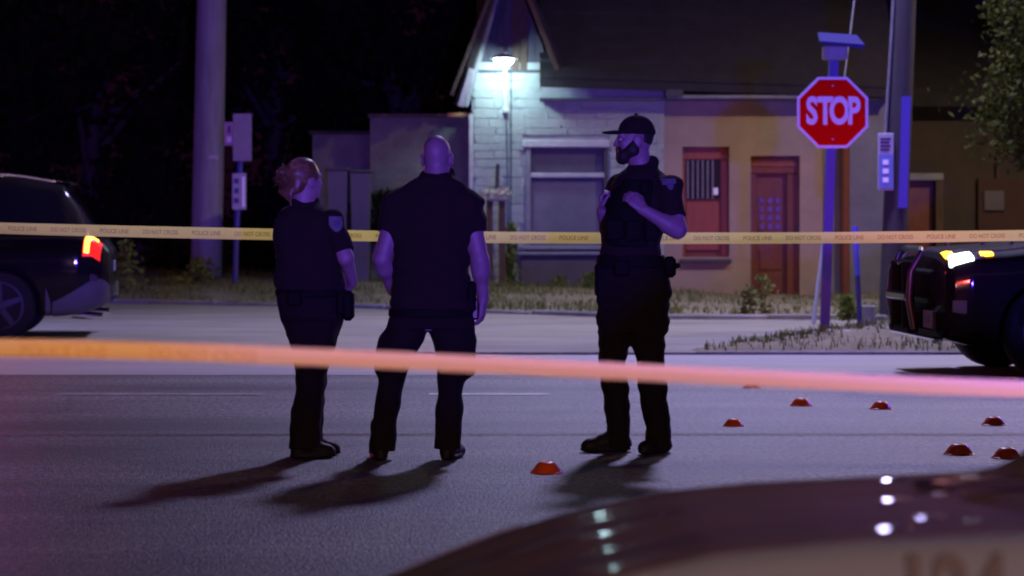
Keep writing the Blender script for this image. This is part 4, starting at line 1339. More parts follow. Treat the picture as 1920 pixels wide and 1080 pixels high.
# light thrown by the light bars
LBX = 2.23 - .2
add_light('light_bar_blue_light', 'POINT', (LBX, 4.7, 1.64), 70, (.16, .08, 1.0), .12, parent=c3.root)
add_light('light_bar_red_light', 'POINT', (LBX, 5.3, 1.64), 30, (1.0, .50, .40), .12, parent=c3.root)
add_light('sign_fill_red_beam', 'SPOT', (LBX - .1, 5.2, 1.66), 3000, (1.0, .05, .04), .1, target=(3.6, 29, 2.5), cone=9, blend=1.0, parent=c3.root)  # added beam brightening the STOP sign, standing in for its retroreflection
add_light('rear_bar_red_light', 'POINT', (c1.root.location.x - .25, 27.2, 2.0), 380, (1.0, .05, .07), .15, parent=c1.root)
add_light('rear_bar_blue_light', 'POINT', (c1.root.location.x - .25, 28.4, 2.0), 380, (.22, .22, 1.0), .15, parent=c1.root)
add_light('front_bar_blue_light', 'POINT', (c2.root.location.x, c2.root.location.y, 2.05), 500, (.14, .06, 1.0), .15, parent=c2.root)

# --- fourth police vehicle standing on the near side of the junction, its blue bar flashing down the road
c4 = Car('police_vehicle', SUV, (3.4, -14, 0), R(90), M['black_paint'])
tag(c4.root, 'police vehicle with flashing blue bar parked on the near side, behind the viewpoint', 'vehicle')
c4.glazing(suv_panes, (1.5, 2.25), (4.54, 4.78))
c4.mirrors(1.95, 1.1)
c4.lightbar(2.75, 1.79, ['bar_blue'] * 6)
add_light('near_bar_blue_light', 'SPOT', (3.4, -13.9, 2.0), 36000, (.045, .025, 1.0), .3, target=(2.5, 20, 1.6), cone=60, blend=.6, parent=c4.root)

# --- unseen patrol car added behind the viewpoint to shade the near fender
c5 = Car('police_car', SEDAN, (0.6, -2.6, 0), math.pi, M['black_paint'])
tag(c5.root, 'added unseen patrol car behind the viewpoint, blocking blue light from the near fender', 'car')
c5.glazing([((1.95, 5.1), (2.75, 5.1), (2.75, 5.85), (2.3, 5.85)), ((2.82, 5.1), (3.6, 5.1), (3.5, 5.85), (2.82, 5.85))], (1.5, 2.05), (3.75, 4.25))
c5.mirrors(1.9, .93)
c5.lightbar(2.7, 1.44, ['bar_red'] * 6)
add_light('tape_fill_red_light', 'SPOT', (0.4, -2.5, 1.62), 1750, (1.0, .50, .44), .2, target=(-.4, 8, 1.0), cone=95, blend=.6, parent=c5.root)  # fill light added on the unseen car to redden the near tape

# warm street lamp behind the camera (lights the near car and the backs of the officers a little)
sl = empty('street_lamp', (-7, -9, 0)); tag(sl, 'warm street lamp on a steel column on the near side of the road', 'street lamp')
ob('column', G().tube([(-7, -9, 0), (-7, -9, 7), (-6.6, -8.6, 7.8), (-5.6, -7.6, 8.0)], [.1, .075, .05, .04], 12), M['metal'], sl, smooth=True)
ob('lamp_head', G().box(-5.75, -5.35, -7.8, -7.3, 7.93, 8.05, .03), M['metal'], sl)
ob('lamp_lens', G().box(-5.68, -5.42, -7.7, -7.4, 7.89, 7.928, .01), mat('warm_lamp_lens', (.9, .8, .7), .3, emit=(1, .62, .4), estr=30), sl)
add_light('street_lamp_warm_light', 'SPOT', (-5.55, -7.55, 7.8), 450, (1.0, .64, .66), .14, target=(-3, 2, 0), cone=150, blend=.6, parent=sl)

# warm street lamp on the far side, off to the right of the building
wx, wy = 11.5, 34.0
s2 = empty('street_lamp', (wx, wy, 0)); tag(s2, 'warm street lamp on a steel column right of the building, beyond the tree', 'street lamp')
ob('column', G().tube([(wx, wy, 0), (wx, wy, 6.6), (wx - .4, wy, 7.3), (wx - 1.3, wy, 7.5)], [.1, .075, .05, .04], 12), M['metal'], s2, smooth=True)
ob('lamp_head', G().box(wx - 1.6, wx - 1.1, wy - .15, wy + .15, 7.43, 7.55, .03), M['metal'], s2)
ob('lamp_lens', G().box(wx - 1.52, wx - 1.2, wy - .1, wy + .1, 7.39, 7.428, .01), mat('amber_lamp_lens', (.9, .8, .7), .3, emit=(1, .7, .4), estr=30), s2)
add_light('far_street_lamp_light', 'SPOT', (wx - 1.36, wy, 7.3), 2000, (1.0, .76, .5), .15, target=(wx - 3.5, wy - 1.5, 0), cone=165, blend=.4, parent=s2)

# ================================================================== PEOPLE (smooth distance fields -> one mesh each)
def smin(a, b, k):
    h = np.clip(.5 + .5 * (b - a) / k, 0, 1)
    return b * (1 - h) + a * h - k * h * (1 - h)


def rcone(a, b, ra, rb, k=.02, clip=None):
    a, b = np.array(a, float), np.array(b, float)
    def f(p):
        d = b - a
        t = np.clip(((p - a) @ d) / max(d @ d, 1e-9), 0, 1)
        r = np.linalg.norm(p - a - t[..., None] * d, axis=-1) - (ra + (rb - ra) * t)
        if clip is not None:
            r = np.maximum(r, (p - np.array(clip[0])) @ np.array(clip[1]))
        return r
    m = max(ra, rb) + .03 + k
    return f, np.minimum(a, b) - m, np.maximum(a, b) + m, k


def ell(c, r, rot=None, k=.02, clip=None):
    c, r = np.array(c, float), np.array(r, float)
    Rm = np.eye(3) if rot is None else np.array(rot)
    def f(p):
        q = (p - c) @ Rm
        k0 = np.linalg.norm(q / r, axis=-1)
        k1 = np.linalg.norm(q / (r * r), axis=-1) + 1e-9
        d = k0 * (k0 - 1) / k1
        if clip is not None:
            d = np.maximum(d, (p - np.array(clip[0])) @ np.array(clip[1]))
        return d
    m = r.max() + .03 + k
    return f, c - m, c + m, k


def stack(rows, k=.03, off=0.0, p=2.3):
    """rows of (z, x centre, y centre, rx, ry); superellipse sections"""
    rows = sorted(rows)
    A = np.array(rows, float)
    zz = np.linspace(A[0, 0], A[-1, 0], 160)
    B = np.stack([np.interp(zz, A[:, 0], A[:, j]) for j in range(1, 5)], 1)
    ker = np.hanning(13); ker /= ker.sum()
    B = np.stack([np.convolve(np.pad(B[:, j], 6, mode='edge'), ker, 'valid') for j in range(4)], 1)
    def f(P_):
        z = P_[..., 2]
        v = [np.interp(z, zz, B[:, j]) for j in range(4)]
        rx, ry = v[2] + off, v[3] + off
        q = ((np.abs(P_[..., 0] - v[0]) / rx) ** p + (np.abs(P_[..., 1] - v[1]) / ry) ** p) ** (1 / p)
        d = (q - 1) * np.minimum(rx, ry)
        return np.maximum(d, np.maximum(z - zz[-1] - off, zz[0] - off - z))
    mx = np.array([(A[:, 1] + A[:, 3]).max(), (A[:, 2] + A[:, 4]).max(), A[-1, 0]]) + abs(off) + .03 + k
    mn = np.array([(A[:, 1] - A[:, 3]).min(), (A[:, 2] - A[:, 4]).min(), A[0, 0]]) - abs(off) - .03 - k
    return f, mn, mx, k


def field(prims, h):
    mn = np.min([q[1] for q in prims], 0); mx = np.max([q[2] for q in prims], 0)
    n = np.ceil((mx - mn) / h).astype(int) + 1
    F = np.full(n, .3, np.float32)
    for f, a, b, k in prims:
        i0 = np.maximum(((a - mn) / h).astype(int), 0); i1 = np.minimum(((b - mn) / h).astype(int) + 1, n)
        ax_ = [mn[j] + h * np.arange(i0[j], i1[j]) for j in range(3)]
        Pg = np.stack(np.meshgrid(*ax_, indexing='ij'), -1)
        sl_ = tuple(slice(i0[j], i1[j]) for j in range(3))
        F[sl_] = smin(F[sl_], f(Pg), k)
    return F, mn


def wrinkle(F, mn, h, amp, seed):
    r = np.random.default_rng(seed)
    ax_ = [mn[j] + h * np.arange(F.shape[j]) for j in range(3)]
    X, Y, Z = np.meshgrid(*ax_, indexing='ij')
    d = np.zeros_like(F)
    for _ in range(7):
        kx, ky, kz = r.normal(0, 15, 3); kz = kz * 2.6
        d += np.sin(kx * X + ky * Y + kz * Z + 2.2 * np.sin(9 * Z + 7 * X * r.normal()) + r.uniform(0, 6))
    return F + d.astype(np.float32) * amp / 3


def surface(F, mn, h):
    S = F < 0
    off = [(i, j, k) for i in (0, 1) for j in (0, 1) for k in (0, 1)]
    sh = tuple(n - 1 for n in F.shape)
    cnt = np.zeros(sh, np.int8)
    for (i, j, k) in off: cnt += S[i:i + sh[0], j:j + sh[1], k:k + sh[2]]
    act = (cnt > 0) & (cnt < 8)
    A = np.argwhere(act)
    idx = np.full(sh, -1, np.int64); idx[act] = np.arange(len(A))
    vals = np.stack([F[A[:, 0] + i, A[:, 1] + j, A[:, 2] + k] for (i, j, k) in off], 1)
    acc = np.zeros((len(A), 3)); num = np.zeros(len(A))
    for a in range(8):
        for b in range(a + 1, 8):
            da = np.array(off[b]) - np.array(off[a])
            if np.abs(da).sum() != 1: continue
            fa, fb = vals[:, a], vals[:, b]
            m = (fa < 0) != (fb < 0)
            t = np.where(m, fa / np.where(m, fa - fb, 1), 0)
            acc += np.where(m[:, None], np.array(off[a]) + t[:, None] * da, 0); num += m
    V = mn + h * (A + acc / num[:, None])
    faces = []
    for ax_ in range(3):
        o1, o2 = (ax_ + 1) % 3, (ax_ + 2) % 3
        s0 = [slice(None)] * 3; s1 = [slice(None)] * 3
        s0[ax_] = slice(0, -1); s1[ax_] = slice(1, None)
        for o_ in (o1, o2): s0[o_] = slice(1, -1); s1[o_] = slice(1, -1)
        A0, A1 = S[tuple(s0)], S[tuple(s1)]
        for sgn, msk in ((1, A0 & ~A1), (-1, ~A0 & A1)):
            E = np.argwhere(msk)
            E[:, o1] += 1; E[:, o2] += 1
            q = []
            for (d1_, d2_) in ((-1, -1), (0, -1), (0, 0), (-1, 0)):
                C = E.copy(); C[:, o1] += d1_; C[:, o2] += d2_
                q.append(idx[C[:, 0], C[:, 1], C[:, 2]])
            q = np.stack(q, 1)
            faces.append(q if sgn > 0 else q[:, ::-1])
    return V, np.concatenate(faces)


def sdf_part(name, prims, m, parent=None, h=.008, amp=0.0, seed=0, at=None):
    F, mn = field(prims, h)
    if amp > 0: F = wrinkle(F, mn, h, amp, seed)
    V, Fc = surface(F, mn, h)
    o_ = ob(name, (V, Fc), m, parent, smooth='all', local=True, fix=False)
    if at is not None: o_.location = at
    return o_


def frame(yaw, pitch=0.0, roll=0.0):
    """columns: right, forward, up of a head that looks along +y when yaw is 0"""
    return np.array(Euler((pitch, roll, yaw)).to_matrix())


def head_prims(c, Rm, s=1.0, inflate=0.0):
    c = np.array(c)
    def L(*p): return c + Rm @ (np.array(p) * s)
    e = lambda p, r, k=.02: ell(L(*p), np.array(r) * s + inflate, Rm, k)
    pr = [e((0, -.012, .028), (.074, .094, .092)), e((0, .032, -.03), (.06, .066, .088), .03), e((0, .062, -.092), (.028, .028, .024), .03),
          e((.036, .03, -.062), (.028, .045, .035), .03), e((-.036, .03, -.062), (.028, .045, .035), .03),
          rcone(L(0, .094, .018), L(0, .112, -.022), .008 * s, .0125 * s, .012), e((.012, .1, -.024), (.009, .009, .008), .008), e((-.012, .1, -.024), (.009, .009, .008), .008),
          rcone(L(-.038, .082, .03), L(.038, .082, .03), .012 * s, .012 * s, .015),
          e((0, .094, -.05), (.022, .009, .006), .006), e((0, .092, -.062), (.019, .010, .007), .006),
          e((.04, .072, -.015), (.022, .02, .018), .02), e((-.04, .072, -.015), (.022, .02, .018), .02)]
    for sg in (-1, 1):
        pr += [e((sg * .078, -.004, -.006), (.010, .026, .034), .008), e((sg * .074, .004, -.028), (.010, .012, .014), .008)]
    return pr


def hand_prims(wr, d, nrm, thumb, curl=.5, s=1.0):
    """wrist, finger direction, palm normal (curl side), thumb direction"""
    wr = np.array(wr, float); d = np.array(d, float); d /= np.linalg.norm(d)
    nrm = np.array(nrm, float); nrm -= d * (d @ nrm); nrm /= np.linalg.norm(nrm)
    sd_ = np.cross(d, nrm)
    if sd_ @ np.array(thumb, float) < 0: sd_ = -sd_
    pr = []
    for k, u in enumerate((.028, .010, -.010, -.028)):
        a = wr + d * .01 * s + sd_ * u * .6 * s; b = wr + d * .085 * s + sd_ * u * s
        pr.append(rcone(a, b, .016 * s, .0125 * s, .012))
        L = (.070, .080, .074, .058)[k] * s
        p = b; ang = curl * .5
        for j, fr in enumerate((.44, .31, .25)):
            dirv = d * math.cos(ang) + nrm * math.sin(ang)
            q = p + dirv * L * fr
            r0 = (.0098, .0088, .0080)[j] * s
            pr.append(rcone(p, q, r0, r0 * .93, .004))
            p = q; ang += curl * (.9, .7, .5)[j]
    t0 = wr + d * .03 * s + sd_ * .026 * s
    t1 = t0 + (d * .6 + sd_ * .65 + nrm * .3) * .042 * s
    t2 = t1 + (d * .85 + sd_ * .1 + nrm * .5) * .034 * s
    t3 = t2 + (d * .8 - sd_ * .2 + nrm * .55) * .024 * s
    pr += [rcone(t0, t1, .016 * s, .0115 * s, .01), rcone(t1, t2, .0108 * s, .0098 * s, .004), rcone(t2, t3, .0098 * s, .008 * s, .004)]
    return pr


def boot_prims(h, t):
    """heel and toe points on the ground"""
    h, t = np.array(h, float), np.array(t, float)
    h[2] = t[2] = 0
    d = t - h; L = np.linalg.norm(d); d /= L
    z = np.array([0, 0, 1.0]); sd_ = np.cross(z, d)
    Rm = np.stack([sd_, d, z], 1)
    fl = (np.array([0, 0, .001]), (0, 0, -1))
    a = h + d * .035
    return [rcone(a + z * .19, a + z * .09, .054, .05, .03), rcone(a + z * .085, h + d * L * .55 + z * .06, .05, .04, .035), rcone(h + d * L * .5 + z * .055, t - d * .015 + z * .04, .04, .033, .03),
            ell(t - d * .02 + z * .036, (.043, .06, .037), Rm, .025, fl), ell(h + d * .01 + z * .04, (.041, .048, .045), Rm, .02, fl),
            ell((h + t) / 2 + z * .016, (.047, L / 2 + .045, .02), Rm, .008, fl)]


def shell_patch(parent, f, c, dirv, wd, ht, m, name, up=(0, 0, 1), off=.004, shape='shield'):
    """small cloth badge laid on the surface of a field f, marched in along dirv"""
    d = np.array(dirv, float); d /= np.linalg.norm(d)
    u = np.array(up, float); u -= d * (d @ u); u /= np.linalg.norm(u)
    r = np.cross(d, u)
    V, F = [], []
    n = 8
    for lay in (off, off - .006):
        for j in range(n + 1):
            t = j / n
            wv_ = wd * (1.0 if t > .45 else math.sqrt(max(.02, t / .45)))
            for i in range(n + 1):
                s = (i / n - .5) * wv_
                p = np.array(c) + r * s + u * (t - .5) * ht - d * .25
                for _ in range(40):
                    p = p + d * max(float(f(p[None])[0]) * .8, -.01)
                V.append(p - d * lay)
    m_ = n + 1; K = m_ * m_
    for j in range(n):
        for i in range(n):
            q = (j * m_ + i, j * m_ + i + 1, (j + 1) * m_ + i + 1, (j + 1) * m_ + i)
            F += [q, tuple(k + K for k in q[::-1])]
    bd = list(range(n)) + [n + m_ * j for j in range(n)] + [K - 1 - i for i in range(n)] + [m_ * (n - j) for j in range(n)]
    for i in range(len(bd)):
        a, b = bd[i], bd[(i + 1) % len(bd)]
        F.append((a, b, b + K, a + K))
    return ob(name, (V, F), m, parent, smooth=True, local=True)


def union(prims):
    def f(p):
        d = None
        for q in prims:
            v = q[0](p)
            d = v if d is None else smin(d, v, q[3])
        return d
    return f


class Person:
    def __init__(s, x0, y0, label):
        s.x0, s.y0 = x0, y0
        s.Y = FPX * CH / (y0 - HOR)
        s.px = FPX / s.Y
        s.at = Vector(((x0 - 960) / s.px, s.Y, 0))
        s.label = label

    def L(s, x, y, dy=0.0): return np.array([(x - s.x0) / s.px, dy, (s.y0 - y) / s.px])

    def rows(s, rr, cy=0.0, shrink=0.0):
        """(y, x left, x right, half depth[, y centre]) in photo pixels"""
        out = []
        for r in rr:
            yc = r[4] if len(r) > 4 else cy
            out.append(((s.y0 - r[0]) / s.px, ((r[1] + r[2]) / 2 - s.x0) / s.px, yc, max(.01, (r[2] - r[1]) / 2 / s.px - shrink), max(.01, r[3] - shrink)))
        return out

    def finish(s, skin, m):
        s.body = sdf_part('person', skin, m, None, .006, at=s.at)
        tag(s.body, s.label, 'person', 'officers standing in the road')


# ---------- officer with bun (left)
A = Person(587, 857, 'officer with light hair in a bun, dark uniform, standing leftmost of three')
hc = A.L(571, 338, .0); hR = frame(R(-52), R(-2))
tor = [(372, 551, 590, .055), (384, 540, 604, .075), (394, 524, 626, .10), (412, 516, 637, .118), (440, 512, 640, .125), (480, 513, 640, .13), (520, 516, 642, .13), (550, 520, 645, .135)]
sh, el_, wr_ = A.L(625, 410, -.06), A.L(650, 482, -.10), A.L(660, 528, .06)
shf, elf, wrf = A.L(540, 408, .07), A.L(528, 480, .14), A.L(590, 505, .25)
nl = [(600, 535, 636, .10), (640, 543, 631, .10), (670, 549, 622, .095), (700, 556, 613, .088), (730, 555, 610, .085), (760, 551, 607, .083), (800, 546, 604, .082), (836, 543, 605, .082)]
fl = [(r[0], r[1] + 4, r[2] - 1, r[3]) for r in nl]
skin = head_prims(hc, hR, .95) + [rcone(hc + np.array([-.005, -.01, -.04]), A.L(568, 388, 0), .055, .062, .03), stack(A.rows(tor, 0, .02)),
        rcone(sh, el_, .05, .043, .03), rcone(el_, wr_, .043, .028, .02), rcone(shf, elf, .05, .043, .03), rcone(elf, wrf, .043, .028, .02),
        stack(A.rows([(545, 525, 640, .11), (600, 535, 634, .1)], 0, .04)), stack(A.rows(nl, -.07, .035)), stack(A.rows(fl, .07, .035)),
        rcone(A.L(572, 815, -.08), A.L(570, 836, -.085), .035, .028), rcone(A.L(575, 815, .07), A.L(574, 836, .07), .035, .028)]
skin += hand_prims(wr_, (-.45, .75, -.5), (-.8, -.2, -.3), (0, 0, 1), .7, .92) + hand_prims(wrf, (.8, .3, -.2), (0, .2, -1), (0, 1, .3), .6, .92)
A.finish(skin, M['skin'])
sleeve_n = (el_ - sh) / np.linalg.norm(el_ - sh)
shirt = [stack(A.rows(tor)), rcone(sh, el_, .066, .06, .03, (sh + (el_ - sh) * .86, sleeve_n)), rcone(shf, elf, .066, .06, .03, (shf + (elf - shf) * .86, (elf - shf) / np.linalg.norm(elf - shf))),
         rcone(A.L(556, 378, .01), A.L(588, 378, .01), .035, .035, .02)]
so = sdf_part('shirt', shirt, M['uniform'], A.body, .008, .007, 3)
shell_patch(so, union(shirt), A.L(630, 420, -.1), (-.35, 1, 0), .075, .085, M['patch'], 'shoulder_patch')
shell_patch(so, union(shirt), A.L(630, 420, -.1), (-.35, 1, 0), .035, .04, M['patch_mark'], 'patch_emblem', off=.008)
tr = [stack(A.rows([(546, 519, 647, .138), (575, 522, 645, .14), (600, 528, 640, .135), (625, 538, 634, .12)])), stack(A.rows(nl, -.07)), stack(A.rows(fl, .07))]
sdf_part('trousers', tr, M['trouser'], A.body, .008, .006, 5)
for dy, dx in ((-.09, 0), (.07, 5)):
    sdf_part('boot', boot_prims(A.L(560 + dx, 0, dy), A.L(617 + dx, 0, dy + .05)), M['boot'], A.body, .006)
belt = sdf_part('duty_belt', [stack(A.rows([(542, 516, 649, .145), (549, 516, 650, .147), (557, 518, 650, .147)], 0), .005)], M['leather'], A.body, .008)
p = A.L(653, 570, -.02)
ob('holster', G().box(p[0] - .032, p[0] + .035, -.09, .03, p[2] - .09, p[2] + .075, .02), M['leather'], belt, local=True)
p = A.L(645, 570, -.14)
ob('radio', G().box(p[0] - .03, p[0] + .012, -.17, -.13, p[2] - .05, p[2] + .07, .01), M['leather'], belt, local=True)
p = A.L(560, 556, -.15)
ob('belt_pouch', G().box(p[0] - .05, p[0] + .03, -.175, -.135, p[2] - .05, p[2] + .035, .012), M['leather'], belt, local=True)
# hair
def LH(c, Rm, s): return lambda *q: np.array(c) + Rm @ (np.array(q) * s)
lh = LH(hc, hR, .95)
hr = [ell(lh(0, -.018, .034), (.082, .098, .094), hR, .02, (lh(0, .05, .0), hR @ np.array([0, .9, -.45]))),
      ell(lh(0, -.07, -.03), (.06, .045, .05), hR, .02)]
bun = lh(-.03, -.115, .02)
for k in range(16):
    v = RNG.normal(size=3); v /= np.linalg.norm(v)
    hr.append(ell(bun + v * np.array([.028, .028, .034]), (.02, .02, .02), None, .008))
for k in range(6):
    a = lh(-.02 + .008 * k, -.10, -.02 - .006 * k)
    hr.append(rcone(a, a + np.array([-.035 + .006 * k, -.01, -.05 - .008 * k]), .011, .005, .008))
F_, mn_ = field(hr, .005)
F_ = wrinkle(wrinkle(F_, mn_, .005, .006, 8), mn_, .005, .004, 9)
ho = ob('hair', surface(F_, mn_, .005), M['hair'], A.body, smooth='all', local=True, fix=False)
g = G()
for k in range(420):
    a = bun + RNG.normal(0, .022, 3)
    d = RNG.normal(0, 1, 3); d /= np.linalg.norm(d)
    d2 = d + np.array([0, 0, -.6])
    g.tube([a, a + d * .014, a + d * .016 + d2 * .02], [.0018, .0014, .0006], 4, False)
ob('loose_strands', g, M['hair'], ho, local=True, fix=False)
M['hair_light'] = mat('fair_hair_strand', (.26, .15, .07), .4)
g = G()
bd = hR.T @ (bun - np.array(lh(0, -.018, .034))); bd /= np.linalg.norm(bd)
for k in range(520):
    n0 = RNG.normal(size=3); n0 /= np.linalg.norm(n0)
    if n0[1] * .9 - n0[2] * .45 > .35: continue
    pts = []
    for q in range(7):
        t = q / 6
        v = n0 * (1 - t) + bd * t
        v /= np.linalg.norm(v)
        pts.append(np.array(lh(0, -.018, .034)) + hR @ (v * np.array([.0825, .0985, .0945]) * (.995 + .02 * math.sin(t * 3.1) * RNG.random())))
    g.tube(pts, [.0016] * 6 + [.0008], 4, False)
ob('combed_strands', g, M['hair_light'], ho, local=True, fix=False)
for sg in (-1, 1):
    q = hc + hR @ (np.array((sg * .031, .078, .004)) * .95)
    sdf_part('eye', [ell(q, (.012, .012, .012))], M['white_sign'], A.body, .003)

# ---------- bald officer seen from behind (middle)
B = Person(775, 862, 'bald officer in dark polo seen from behind, middle of three')
hc = B.L(819, 296, .03); hR = frame(R(-8), R(-6))
tor = [(322, 797, 846, .06), (332, 786, 856, .075), (343, 766, 870, .092), (356, 745, 886, .108), (372, 733, 893, .122), (395, 728, 896, .135), (430, 733, 890, .142), (470, 737, 883, .145), (520, 736, 880, .148), (560, 733, 882, .145), (585, 731, 884, .142)]
shl, ell_, wrl = B.L(744, 388, 0), B.L(717, 485, -.03), B.L(733, 543, .12)
shr, elr, wrr = B.L(878, 388, 0), B.L(900, 487, -.04), B.L(906, 562, .02)
ll = [(600, 732, 806, .115), (640, 721, 796, .115), (665, 716, 779, .11), (690, 712, 768, .10), (720, 708, 758, .093), (760, 703, 752, .09), (800, 698, 744, .085), (842, 695, 739, .085)]
rl = [(600, 798, 884, .115), (640, 809, 884, .115), (665, 815, 881, .11), (690, 818, 876, .10), (720, 820, 869, .093), (760, 819, 867, .09), (800, 815, 866, .085), (840, 815, 863, .085)]
skin = head_prims(hc, hR, 1.03) + [rcone(hc + np.array([0, -.02, -.03]), B.L(818, 345, -.01), .062, .072, .03), stack(B.rows(tor, 0, .022)),
        rcone(shl, ell_, .06, .048, .03), rcone(ell_, wrl, .048, .032, .02), rcone(shr, elr, .06, .048, .03), rcone(elr, wrr, .047, .031, .02),
        ell(ell_ * .75 + wrl * .25, (.05, .05, .06), None, .03), ell(elr * .75 + wrr * .25, (.049, .05, .065), None, .03),
        stack(B.rows([(580, 735, 880, .12), (620, 745, 870, .10)], 0, .05)), stack(B.rows(ll, 0, .05), .005), stack(B.rows(rl, .02, .05), .005),
        rcone(B.L(717, 815, 0), B.L(716, 840, -.01), .04, .028), rcone(B.L(840, 815, .02), B.L(840, 840, .0), .04, .028)]
skin += hand_prims(wrl, (.35, .8, -.45), (.8, -.2, -.2), (0, .3, 1), .9) + hand_prims(wrr, (-.06, .12, -1), (-.9, .3, 0), (-.2, 1, 0), .55)
B.finish(skin, M['skin_b'])
def unit(v): return v / np.linalg.norm(v)
shirt = [stack(B.rows(tor)), rcone(shl, ell_, .085, .066, .04, (shl + (ell_ - shl) * .52, unit(ell_ - shl))), rcone(shr, elr, .085, .066, .04, (shr + (elr - shr) * .52, unit(elr - shr))),
         rcone(B.L(800, 328, .02), B.L(843, 328, .02), .036, .036, .015), ell(B.L(820, 327, 0), (.078, .075, .022), None, .01)]
so = sdf_part('polo_shirt', shirt, M['uniform'], B.body, .008, .006, 21)
tr = [stack(B.rows([(578, 731, 884, .142), (600, 729, 885, .14), (617, 727, 886, .135)])), stack(B.rows(ll)), stack(B.rows(rl, .02)),
      rcone(B.L(727, 640, 0), B.L(722, 690, 0), .055, .06, .03), rcone(B.L(874, 640, .02), B.L(872, 690, .02), .055, .058, .03)]
sdf_part('cargo_trousers', tr, M['trouser'], B.body, .008, .006, 23)
for (hx, hdy, tx, tdy) in ((715, -.05, 703, .17), (838, -.03, 858, .18)):
    sdf_part('boot', boot_prims(B.L(hx, 0, hdy), B.L(tx, 0, tdy)), M['boot'], B.body, .006)
belt = sdf_part('belt', [stack(B.rows([(578, 729, 886, .147), (588, 728, 887, .148), (594, 729, 886, .147)]), .005)], M['leather'], B.body, .008)
p = B.L(886, 556, .0)
ob('radio', G().box(p[0] - .03, p[0] + .02, -.07, .03, p[2] - .085, p[2] + .085, .015), M['leather'], belt, local=True)
p = B.L(893, 580, .06)
ph = empty('handheld_radio', B.at + Vector((p[0], p[1], p[2])))
tag(ph, 'dark red handheld radio in the hand of the bald officer', 'radio')
ob('case', G().box(-.03, .015, -.03, .03, -.06, .06, .012), M['phone'], ph, local=True)
ob('antenna', G().tube([(-.01, .0, .06), (-.012, .0, .15)], [.008, .006], 8), M['leather'], ph, smooth=True, local=True)
for sg in (-1, 1):
    q = hc + hR @ (np.array((sg * .032, .082, .004)) * 1.03)
    sdf_part('eye', [ell(q, (.012, .012, .012))], M['white_sign'], B.body, .003)

# ---------- capped officer (right)
C = Person(1180, 848, 'bearded officer in dark cap with hands at chest, rightmost of three')
hc = C.L(1190, 263, -.02); hR = frame(R(97), R(-2))
tor = [(304, 1184, 1222, .06), (316, 1174, 1234, .085), (328, 1160, 1248, .115), (345, 1149, 1260, .14), (370, 1140, 1266, .155), (400, 1132, 1262, .165), (430, 1126, 1250, .165), (460, 1126, 1238, .158), (492, 1124, 1242, .155)]
shn, eln, wrn = C.L(1252, 352, -.11), C.L(1266, 430, -.19), C.L(1203, 394, -.235)
shf, elf, wrf = C.L(1165, 350, .13), C.L(1142, 428, .10), C.L(1128, 396, -.02)
ll = [(600, 1121, 1192, .12), (630, 1121, 1184, .115), (650, 1122, 1180, .11), (680, 1123, 1175, .10), (720, 1128, 1179, .09), (760, 1133, 1180, .088), (800, 1139, 1181, .085), (838, 1140, 1184, .085)]
rl = [(600, 1176, 1252, .12), (630, 1183, 1248, .115), (650, 1187, 1245, .11), (680, 1191, 1245, .10), (720, 1196, 1249, .09), (760, 1203, 1253, .088), (800, 1208, 1256, .085), (838, 1210, 1260, .085)]
skin = head_prims(hc, hR, 1.0) + [rcone(hc + np.array([.015, 0, -.04]), C.L(1204, 325, 0), .06, .068, .03), stack(C.rows(tor, 0, .03)),
        rcone(shn, eln, .058, .05, .03), rcone(eln, wrn, .05, .032, .02), rcone(shf, elf, .058, .05, .03), rcone(elf, wrf, .05, .032, .02),
        ell(eln * .75 + wrn * .25, (.052, .052, .05), None, .03),
        stack(C.rows([(485, 1128, 1240, .13), (610, 1125, 1250, .12)], 0, .02)), stack(C.rows(ll, .03, .02)), stack(C.rows(rl, -.03, .02)),
        rcone(C.L(1162, 805, .03), C.L(1163, 828, .04), .04, .028), rcone(C.L(1236, 805, -.03), C.L(1238, 828, -.01), .04, .028)]
skin += hand_prims(wrn, (-.72, -.05, .7), (-.3, .9, -.3), (.2, .2, 1), .75) + hand_prims(wrf, (-.05, -.25, 1), (.9, -.1, .1), (.2, -1, .1), 1.25)
C.finish(skin, M['skin_b'])
shirt = [stack(C.rows(tor)), rcone(shn, eln, .075, .064, .035, (shn + (eln - shn) * .74, unit(eln - shn))), rcone(shf, elf, .075, .066, .035, (shf + (elf - shf) * .8, unit(elf - shf))),
         rcone(C.L(1190, 312, -.01), C.L(1222, 306, -.01), .04, .04, .015)]
so = sdf_part('shirt', shirt, M['uniform'], C.body, .008, .008, 31)
shell_patch(so, union(shirt), C.L(1254, 350, -.2), (-.3, 1, 0), .075, .09, M['patch'], 'shoulder_patch')
shell_patch(so, union(shirt), C.L(1254, 350, -.2), (-.3, 1, 0), .036, .042, M['patch_mark'], 'patch_emblem', off=.008)
vest = [stack(C.rows([(338, 1158, 1236, .15), (360, 1142, 1244, .165), (400, 1132, 1246, .176), (440, 1126, 1240, .176), (462, 1128, 1234, .168)]), .02)]
vo = sdf_part('vest', vest, M['leather'], C.body, .008, .003, 33)
for (x, y, w2, h2) in ((1150, 430, .05, .06), (1185, 432, .05, .06), (1218, 428, .04, .07)):
    p = C.L(x, y, -.18)
    ob('vest_pouch', G().box(p[0] - w2, p[0] + w2, -.205, -.15, p[2] - h2, p[2] + h2, .012), M['leather'], vo, local=True)
p = C.L(1205, 352, -.16)
ob('radio_microphone', G().box(p[0] - .025, p[0] + .025, -.19, -.13, p[2] - .035, p[2] + .035, .01), M['leather'], vo, local=True)
tr = [stack(C.rows([(488, 1122, 1244, .155), (510, 1120, 1254, .155), (550, 1120, 1257, .15), (590, 1121, 1252, .14), (622, 1121, 1250, .125)])), stack(C.rows(ll, .03)), stack(C.rows(rl, -.03))]
